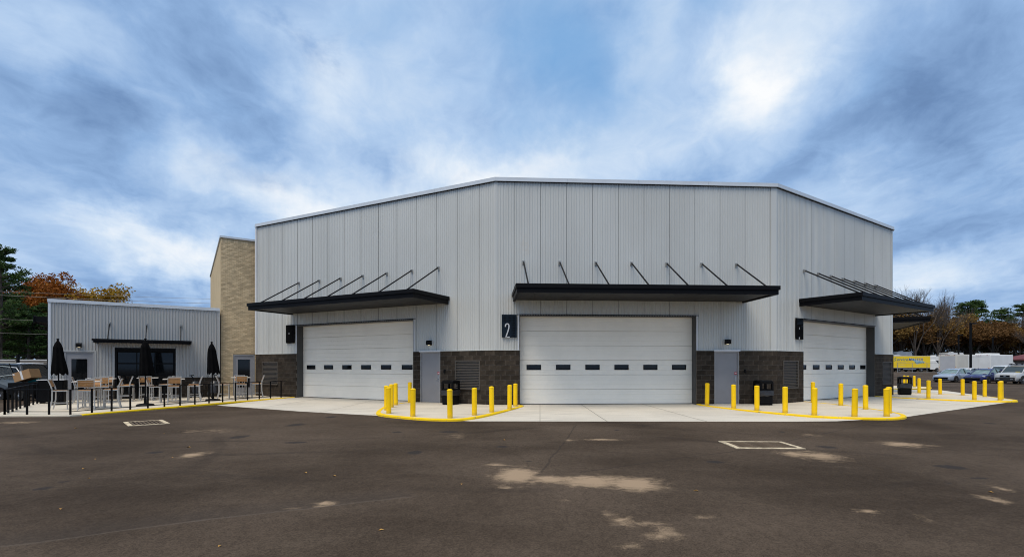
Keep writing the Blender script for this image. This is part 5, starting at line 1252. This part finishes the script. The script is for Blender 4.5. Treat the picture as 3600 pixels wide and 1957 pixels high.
def letters(body, size, shear, x, z, m, par):
    me_ = text_mesh(body, size, shear); me_.materials.clear(); me_.materials.append(MAT[m])
    o_ = link('lettering', me_, par); o_.location = (x, -1.212, z); o_.rotation_euler = (R_(90), 0, 0); return o_
an = MB(); an.add([(-4.6, -1.206, 3.25), (-3.9, -1.206, 3.1), (-1.0, -1.206, 2.35), (-2.9, -1.206, 1.75), (-3.35, -1.206, 2.4)], [(0, 4, 3, 2, 1)]); an.build('arrow_mark', 'letter_pale', t, fix=True)
letters('S', 1.05, .25, -7.85, 2.55, 'letter_teal', t); letters('ervice', .98, .25, -7.22, 2.58, 'letter_teal', t); letters('MASTER', .86, .25, -4.72, 2.58, 'letter_blue', t); letters('Restore', .62, .25, -3.4, 2.0, 'letter_teal', t)
MB().box(-7.3, -5.2, -1.206, -1.203, 2.16, 2.22).build('pinstripe', 'letter_teal', t)
MB().box(-6.9, -5.3, -1.206, -1.203, 1.62, 1.66).build('pinstripe', 'truck_grey', t)
def camper(label, loc, heading, L, H, m='truck_white', motor=True):
    t = thing('motorhome' if motor else 'travel_trailer', label, 'camper', loc, heading, 'campers at the back of the lot')
    b = MB(); W = 1.2
    prof = [(-L, .6), (-L, H - .15), (-L + .2, H), (-.5, H), (-.1, H - .25), (.0 if not motor else .35, 1.5), (.25, .9), (.2, .5)]
    n = len(prof); b.add([(x, y, z) for y in (-W, W) for (x, z) in prof], [tuple(range(n)), tuple(range(2 * n - 1, n - 1, -1))] + [(i, i + n, (i + 1) % n + n, (i + 1) % n) for i in range(n)]); b.build('body', m, t, fix=True)
    if motor:
        w_ = MB(); w_.box8([(.37, -1.05, 1.45), (.38, 1.05, 1.45), (.36, 1.05, 1.45), (.35, -1.05, 1.45), (-.05, -1.02, H - .40), (-.04, 1.02, H - .40), (-.08, 1.02, H - .40), (-.09, -1.02, H - .40)]); w_.build('windscreen', 'glass_car', t)
        MB().box(-1.9, -.3, -1.212, -1.19, 1.25, H - .45).build('side_window', 'glass_dark', t)
    MB().box(-L + .05, .2, -1.21, -1.19, .85, .95).build('stripe', 'letter_teal' if not motor else 'rust_grate', t)
    for k in range(2): MB().box(-L + .8 + 2.2 * k, -L + 1.8 + 2.2 * k, -1.212, -1.19, 1.6, 2.2).build('side_window', 'glass_dark', t)
    for x in (-L + 1.4, -.9):
        for s in (-1, 1): wheel(t, x, s * 1.05, .42, .26)
    MB().cham(-L * .6, -L * .6 + .9, -.4, .4, H, H + .25, .05).build('roof_unit', m, t)
camper('white motorhome with raked windscreen parked by the yellow truck', (104.2, 121.0, lot_z(104, 121)), R_(-4), 8.2, 3.15)
camper('long white camper behind the yellow truck', (103.0, 132.0, lot_z(103, 132)), R_(-4), 17.0, 4.35, motor=False)
camper('tall white camper right of the motorhome', (114.0, 129.0, lot_z(114, 129)), R_(-2), 7.6, 3.95, motor=False)
for k, (x, y, L_) in enumerate([(100.5, 143, 6.0), (109.5, 146, 6.5), (117, 146, 5), (132, 146, 6)]):
    camper(['white camper roof left of the far campers', 'white camper roof in the middle of the far campers', 'white camper roof third among the far campers', 'white camper roof far behind the white vans'][k], (x, y, lot_z(x, y) + .6), R_(6 * (k - 1)), L_, 5.0 - .25 * (k % 2), motor=False)

# lamp posts in the lot
def lamp_post(x, y, h, label):
    t = thing('lamp_post', label, 'lamp post', (x, y, lot_z(x, y)), 0, 'lamp posts in the lot')
    MB().lathe([(.28, 0), (.28, .6), (.25, .65), (.10, .66)], n=14).build('footing', 'drain_concrete', t)
    MB().box(-.09, .09, -.09, .09, .6, h).build('pole', 'black_metal', t); MB().cham(-.10, .62, -.16, .16, h - .06, h + .08, .03).build('head', 'black_metal', t)
lamp_post(55.6, 60.0, 6.85, 'tall black lamp post in front of the white vans'); lamp_post(78.5, 87.0, 6.85, 'black lamp post farther back left of the tall one'); lamp_post(102.0, 105.0, 7.4, 'thin far lamp post behind the white box van')
# wire fence posts before the yellow truck
fn = thing('wire_fence', 'thin grey wire fence posts in front of the yellow truck', 'fence', (83.0, 104.0, lot_z(83, 104)))
for k in range(7): MB().tube([(-2 + 3.1 * k, 0, 0), (-2 + 3.1 * k, 0, 2.0)], .045, 8).build('post', 'galv', fn)
for z_ in (.1, 1.95): MB().tube([(-2, 0, z_), (16.6, 0, z_)], .022, 6).build('rail', 'galv', fn)
# low red roofed shed at the far right
t = thing('roadside_shed', 'low building with dark red roof at the far right', 'building', (88.0, 79.0, lot_z(88, 79)), R_(-20))
MB().box(-6, 14, -3, 3, 0, 2.4).build('wall', 'wall_far', t)
r_ = MB(); r_.add([(-6.8, -3.8, 2.3), (14.8, -3.8, 2.3), (14.8, 3.8, 2.3), (-6.8, 3.8, 2.3), (-2, 0, 4.0), (11, 0, 4.0), (-6.8, -3.8, 2.5), (14.8, -3.8, 2.5), (14.8, 3.8, 2.5), (-6.8, 3.8, 2.5)], [(3, 2, 1, 0), (0, 1, 7, 6), (1, 2, 8, 7), (2, 3, 9, 8), (3, 0, 6, 9), (6, 7, 5, 4), (7, 8, 5), (8, 9, 4, 5), (9, 6, 4)]); r_.build('roof', 'roof_red', t)
for k in range(4): MB().box(-4 + 4 * k, -2.4 + 4 * k, -3.03, -2.98, .9, 1.9).build('window', 'glass_dark', t)

# left background: black rail fence, low wall, overhead cables
fn = thing('rail_fence', 'black rail fence behind the parked cars on the left', 'fence', (-47.0, 44.0, -.10))
for k in range(6): MB().box(-9 + 4.0 * k, -8.84 + 4.0 * k, -.08, .08, 0, 2.75).build('post', 'black_metal', fn)
for z_ in (1.0, 1.9, 2.6): MB().box(-10, 14, -.03, .03, z_, z_ + .06).build('rail', 'black_metal', fn)
t = thing('low_wall', 'low grey boundary wall far behind the cars on the left', 'wall', (-52.0, 56.0, -.10))
for k in range(9): MB().box(-16 + 4 * k + .02, -12 + 4 * k - .02, -.1, .1, 0, 2.35).build('panel', 'wall_far', t); MB().box(-16.12 + 4 * k, -15.88 + 4 * k, -.14, .14, 0, 2.5).build('post', 'wall_far', t)
MB().box(-16.1, 20.1, -.13, .13, 2.36, 2.46).build('cap', 'roof_white', t)
pt = thing('utility_pole', 'wooden utility pole carrying the overhead cables on the left', 'pole', (-72.0, 46.0, -.1)); MB().tube([(0, 0, 0), (0, 0, 11)], [.16, .11], 10).build('post', 'bark', pt); MB().box(-.06, .06, -1.2, 1.2, 9.9, 10.1).build('crossarm', 'bark', pt)
for q, (za, zb) in enumerate([(9.9, 8.4), (9.6, 7.9), (7.0, 5.9), (5.6, 4.6)]):
    pts = []
    for k in range(13):
        s = k / 12; pts.append((-72 + 52 * s, 46 + 6 * s, za + (zb - za) * s - .9 * 4 * s * (1 - s) * .4))
    tag(MB().tube(pts, .013 if q != 1 else .018, 5, cap=True).build('overhead_cable', 'wire_pale'), ['topmost overhead cable left of the annex', 'second overhead cable left of the annex', 'third overhead cable from the top left of the annex', 'lowest overhead cable left of the annex'][q], 'cable', 'overhead cables on the left')

# ------------------------------------------------------------------ trees
def leaf_cloud(mb, tips, per, rad, size, flat=1.0, rng=random, thin=1.0):
    V, F = mb.v, mb.f
    for tp_ in tips:
        x0, y0, z0 = tp_[0], tp_[1], tp_[2]; k_ = tp_[3] if len(tp_) > 3 else 1.0
        for _ in range(max(1, int(per * k_))):
            while True:
                a, b, c = rng.uniform(-1, 1), rng.uniform(-1, 1), rng.uniform(-1, 1)
                if a * a + b * b + c * c < 1: break
            x, y, z = x0 + a * rad * k_, y0 + b * rad * k_, z0 + c * rad * flat * k_
            s = size * rng.uniform(.6, 1.25)
            u = Vector((rng.uniform(-1, 1), rng.uniform(-1, 1), rng.uniform(-.8, .8))).normalized(); w = u.cross(Vector((rng.uniform(-1, 1), rng.uniform(-1, 1), rng.uniform(-1, 1)))).normalized() * thin
            i = len(V); V += [(x - u.x * s, y - u.y * s, z - u.z * s), (x + w.x * s * .6, y + w.y * s * .6, z + w.z * s * .6), (x + u.x * s, y + u.y * s, z + u.z * s), (x - w.x * s * .6, y - w.y * s * .6, z - w.z * s * .6)]
            F.append((i, i + 1, i + 2, i + 3)); mb.mi.append(0)
def grow(mb, rng, p, d, ln, r, depth, tips, spread=.55, up=.12, kids=(2, 3), minr=.024, sides=5):
    pts = [p]; n = 3 if depth > 1 else 2
    for k in range(n):
        d = (d + Vector((rng.uniform(-.18, .18), rng.uniform(-.18, .18), rng.uniform(-.10, .16) + up * .25))).normalized(); p = p + d * ln / n; pts.append(p)
    rs = [r * (1 - .38 * k / n) for k in range(n + 1)]
    mb.tube(pts, rs, max(3, sides), cap=False)
    if depth == 0: tips.append((p.x, p.y, p.z)); return
    if depth <= 2: tips.append((p.x, p.y, p.z))
    for k in range(rng.randint(*kids)):
        a = rng.uniform(0, 2 * math.pi); s = spread * rng.uniform(.6, 1.3)
        ax = d.orthogonal().normalized(); ax.rotate(Matrix.Rotation(a, 3, d)); nd = (d + ax * s * 1.3 + Vector((0, 0, up))).normalized()
        q = pts[-1] if k == 0 or depth > 3 else pts[rng.choice([-1, -2])]
        grow(mb, rng, q, nd, ln * rng.uniform(.62, .85), max(minr, r * .60), depth - 1, tips, spread, up, kids, minr, sides - 1)
def broad_tree(seed, h, crown, per, leaf, lm, spread=.6, depth=4, rad=.8, trunk=.28, bark='bark', kids=(2, 3), up=.10):
    rng = random.Random(seed); mb = MB(); tips = []
    base = Vector((0, 0, -.3)); top = Vector((rng.uniform(-.3, .3), rng.uniform(-.3, .3), h * .26)); mb.tube([base, (base + top) / 2 + Vector((.08, 0, 0)), top], [trunk * 1.25, trunk, trunk * .85], 8, cap=False)
    for k in range(5):
        a = k * 2 * math.pi / 5 + rng.uniform(-.4, .4); s = rng.uniform(.35, .8) if k else .08
        grow(mb, rng, top, Vector((math.cos(a) * s, math.sin(a) * s, 1)).normalized(), h * rng.uniform(.22, .30), trunk * .62, depth - 1, tips, spread, up, kids)
    tm = mb.mesh('trunk', bark); zmx = max(t_[2] for t_ in tips); sc = h / zmx * .97
    wx_ = max(math.hypot(t_[0], t_[1]) for t_ in tips); sx = crown / max(wx_, .1)
    for v in tm.vertices: v.co = (v.co.x * min(sx, 1.6), v.co.y * min(sx, 1.6), v.co.z * sc)
    tips = [(t_[0] * min(sx, 1.6), t_[1] * min(sx, 1.6), t_[2] * sc, rng.uniform(.6, 1.25)) for t_ in tips]
    if per == 0: return tm, None
    lb = MB(); leaf_cloud(lb, tips, per, rad, leaf, .75, rng); return tm, lb.mesh('crown', lm)
def pine_tree(seed, h, rmax, lm='leaf_pine', lo=.35, per=36):
    rng = random.Random(seed); mb = MB(); tips = []
    mb.tube([(0, 0, -.3), (.1, 0, h * .5), (rng.uniform(-.4, .4), .1, h * .97)], [.30, .20, .05], 8, cap=False)
    z = h * lo
    while z < h * .97:
        f_ = (z - h * lo) / (h * (1 - lo)); r = rmax * (1 - f_) ** .7 * rng.uniform(.55, 1.1) + .4
        for k in range(rng.randint(3, 5)):
            a = rng.uniform(0, 6.283); e = Vector((math.cos(a) * r, math.sin(a) * r, z + r * rng.uniform(.05, .4))); s = Vector((.05, 0, z))
            mb.tube([s, (s + e) / 2 - Vector((0, 0, .1)), e], [.05, .035, .015], 4, cap=False)
            for q in (.45, .7, .9, 1.0):
                c_ = s.lerp(e, q); tips.append((c_.x + rng.uniform(-.35, .35), c_.y + rng.uniform(-.35, .35), c_.z + rng.uniform(-.1, .3), rng.uniform(.55, 1.1)))
        z += h * rng.uniform(.025, .05)
    tips.append((0, 0, h, .7)); lb = MB(); leaf_cloud(lb, tips, per, .80, .24, .42, rng, .55); return mb.mesh('trunk', 'bark'), lb.mesh('crown', lm)
KINDS = {
    'orange': broad_tree(11, 15.0, 5.4, 120, .19, 'leaf_orange', rad=1.25), 'yellow': broad_tree(12, 13.0, 5.8, 110, .18, 'leaf_yellow', rad=1.2, spread=.75),
    'brown': broad_tree(13, 12.0, 5.2, 110, .18, 'leaf_brown', rad=1.25, spread=.75), 'brown2': broad_tree(17, 11.0, 5.6, 100, .18, 'leaf_rust', rad=1.25, spread=.8),
    'bare': broad_tree(14, 19.0, 6.2, 0, .2, 'leaf_brown', depth=6, spread=.42, trunk=.38, bark='bark_pale', up=.2, kids=(3, 3)), 'bare2': broad_tree(15, 17.0, 5.2, 0, .2, 'leaf_brown', depth=6, spread=.5, trunk=.30, bark='bark_pale', up=.16, kids=(3, 3)),
    'pine': pine_tree(21, 17.0, 4.6), 'pine2': pine_tree(22, 16.0, 4.2, lo=.22), 'dark': broad_tree(18, 9.0, 5.6, 22, .30, 'leaf_dark', rad=1.15, spread=.9)}
NAMES = {'orange': 'maple_tree', 'yellow': 'yellow_tree', 'brown': 'oak_tree', 'brown2': 'oak_tree', 'bare': 'bare_tree', 'bare2': 'bare_tree', 'pine': 'pine_tree', 'pine2': 'pine_tree', 'dark': 'shrub_tree'}
def tree(kind, x, y, s, label, group, rz=None, sx=1.0, z=None):
    tm, cm = KINDS[kind]; t = thing(NAMES[kind], label, 'tree', (x, y, lot_z(x, y) if z is None else z), random.uniform(0, 6.3) if rz is None else rz, group); t.scale = (s * sx, s * sx, s)
    link('trunk', tm, t)
    if cm: link('crown', cm, t)
GL, GR = 'trees left of the annex', 'trees beyond the parking lot'
tree('pine', -60.4, 58.5, .93, 'tall dark green pine at the left edge', GL, sx=.85); tree('pine2', -65.5, 63.0, .85, 'dark pine behind the tall pine at the left edge', GL, sx=1.2); tree('pine2', -59.0, 60.5, .52, 'lower dark pine left of the maple', GL, sx=1.5)
tree('orange', -72.6, 76.0, 1.06, 'orange brown maple behind the pines', GL, 2.2, sx=.86); tree('orange', -80.5, 79.0, .95, 'second orange maple, half hidden by the pine', GL, 1.0, sx=1.1)
tree('yellow', -70.0, 82.0, 1.14, 'golden yellow tree above the annex roof', GL, sx=1.15); tree('yellow', -72.0, 80.0, .72, 'small yellow tree below the orange maple', GL, 2.0)
for k, (x, y, s) in enumerate([(-62, 66, .95), (-57, 64, .8), (-70, 69, 1.0), (-54, 70, .8), (-78, 72, 1.1)]): tree('dark', x, y, s, ['dark undergrowth shrub below the tall pine', 'dark shrub beside the low wall', 'dark shrub behind the fence at the left edge', 'dark shrub hidden behind the annex roof', 'dark shrub at the far left'][k], GL)
RT = [('bare', 86.0, 105.5, 1.0, 'tall bare tree rising right of the canopies'), ('bare2', 92.0, 107.0, 1.06, 'tall bare tree leaning right, beside the tallest bare one'), ('bare', 95.5, 111.0, .88, 'bare tree right of the two tall bare ones'), ('bare2', 123.0, 121.0, .94, 'bare tree between the pines at the right edge'), ('bare', 76.5, 72.5, .52, 'pale bare tree by the red roofed shed'),
      ('brown', 83.0, 109.0, .98, 'brown oak next to the metal building'), ('brown2', 88.5, 113.0, 1.02, 'rust brown oak below the tall bare trees'), ('brown', 93.5, 112.0, .98, 'golden brown oak left of the lamp posts'), ('brown2', 98.0, 116.0, .98, 'rust oak behind the far lamp post'), ('brown', 103.5, 117.0, .92, 'brown oak behind the tall lamp post'), ('brown2', 108.0, 116.0, .88, 'dull rust oak behind the white box van'), ('brown2', 114.0, 117.0, .9, 'rust oak left of the red roofed shed'), ('brown', 121.0, 118.0, .85, 'brown oak behind the red roofed shed'), ('brown2', 128.0, 119.0, .95, 'rust oak at the far right edge'),
      ('pine', 107.0, 124.0, .86, 'pine with open crown right of the tall lamp post'), ('pine2', 113.0, 123.5, 1.06, 'tall pine in the middle of the right tree line'), ('pine', 119.0, 127.0, 1.05, 'broad pine right of the tallest pine'), ('pine2', 126.0, 127.0, 1.0, 'pine at the right edge of the picture'), ('pine', 132.0, 128.0, 1.0, 'pine beyond the right edge'), ('pine2', 101.0, 122.0, .80, 'small pine peeking above the brown oaks'),
      ('dark', 80.0, 118.0, 1.0, 'dark undergrowth beside the building corner'), ('dark', 87.0, 121.0, 1.0, 'dark undergrowth behind the brown oaks'), ('dark', 95.0, 124.0, 1.0, 'dark undergrowth left of the pines'), ('dark', 103.0, 125.0, 1.0, 'dark undergrowth below the small pine'), ('dark', 112.0, 121.5, .95, 'dark undergrowth below the tall pine'), ('dark', 121.0, 123.0, 1.0, 'dark undergrowth below the broad pine'), ('dark', 129.0, 122.0, 1.0, 'dark undergrowth at the right edge')]
for kd, x, y, s, lab in RT:
    q = 1.0 if y < 80 else 1.33
    tree(kd, x * q, y * q, q * s * (1.16 if kd.startswith('brown') else 1.0), lab, GR, sx=random.uniform(.95, 1.25))
for k, (kd, x, y, s) in enumerate([('brown', 112, 152, 1.45), ('brown2', 121, 157, 1.5), ('brown', 130, 158, 1.5), ('brown2', 139, 160, 1.45), ('brown', 149, 163, 1.4), ('brown2', 158, 165, 1.4), ('brown2', 167, 168, 1.4)]):
    tree(kd, x, y, s, ['gold brown oak at the building corner, back row', 'rust oak behind the tall bare trees, back row', 'brown oak left of the pines, back row', 'rust oak under the small pine, back row', 'brown oak under the tall pine, back row', 'rust oak under the broad pine, back row', 'rust oak at the right edge, back row'][k], GR)
tree('brown2', -75.0, 84.0, 1.25, 'rust tree filling the gap under the maple', GL); tree('pine2', -62.5, 66.0, .62, 'low dense pine under the maple', GL, sx=1.4)
# far wood that closes the view behind the single trees
rng = random.Random(5); fw = MB(); tips = []
for k in range(760):
    a = rng.uniform(0, 1); x = 118 + 115 * a + rng.uniform(-4, 4); y = 186 + rng.uniform(0, 14); tips.append((x, y, .3 + (12.5 + 3.5 * math.sin(a * 19)) * rng.random() ** 1.5, rng.uniform(1.1, 2.0)))
for k in range(420):
    a = rng.uniform(0, 1); tips.append((-112 + 62 * a, 92 - 6 * a + rng.uniform(-3, 3), rng.uniform(.3, 9.5), rng.uniform(.9, 1.6)))
leaf_cloud(fw, tips, 26, 1.8, .42, .9, rng); fw.build('far_wood', 'leaf_dark', kind='stuff')
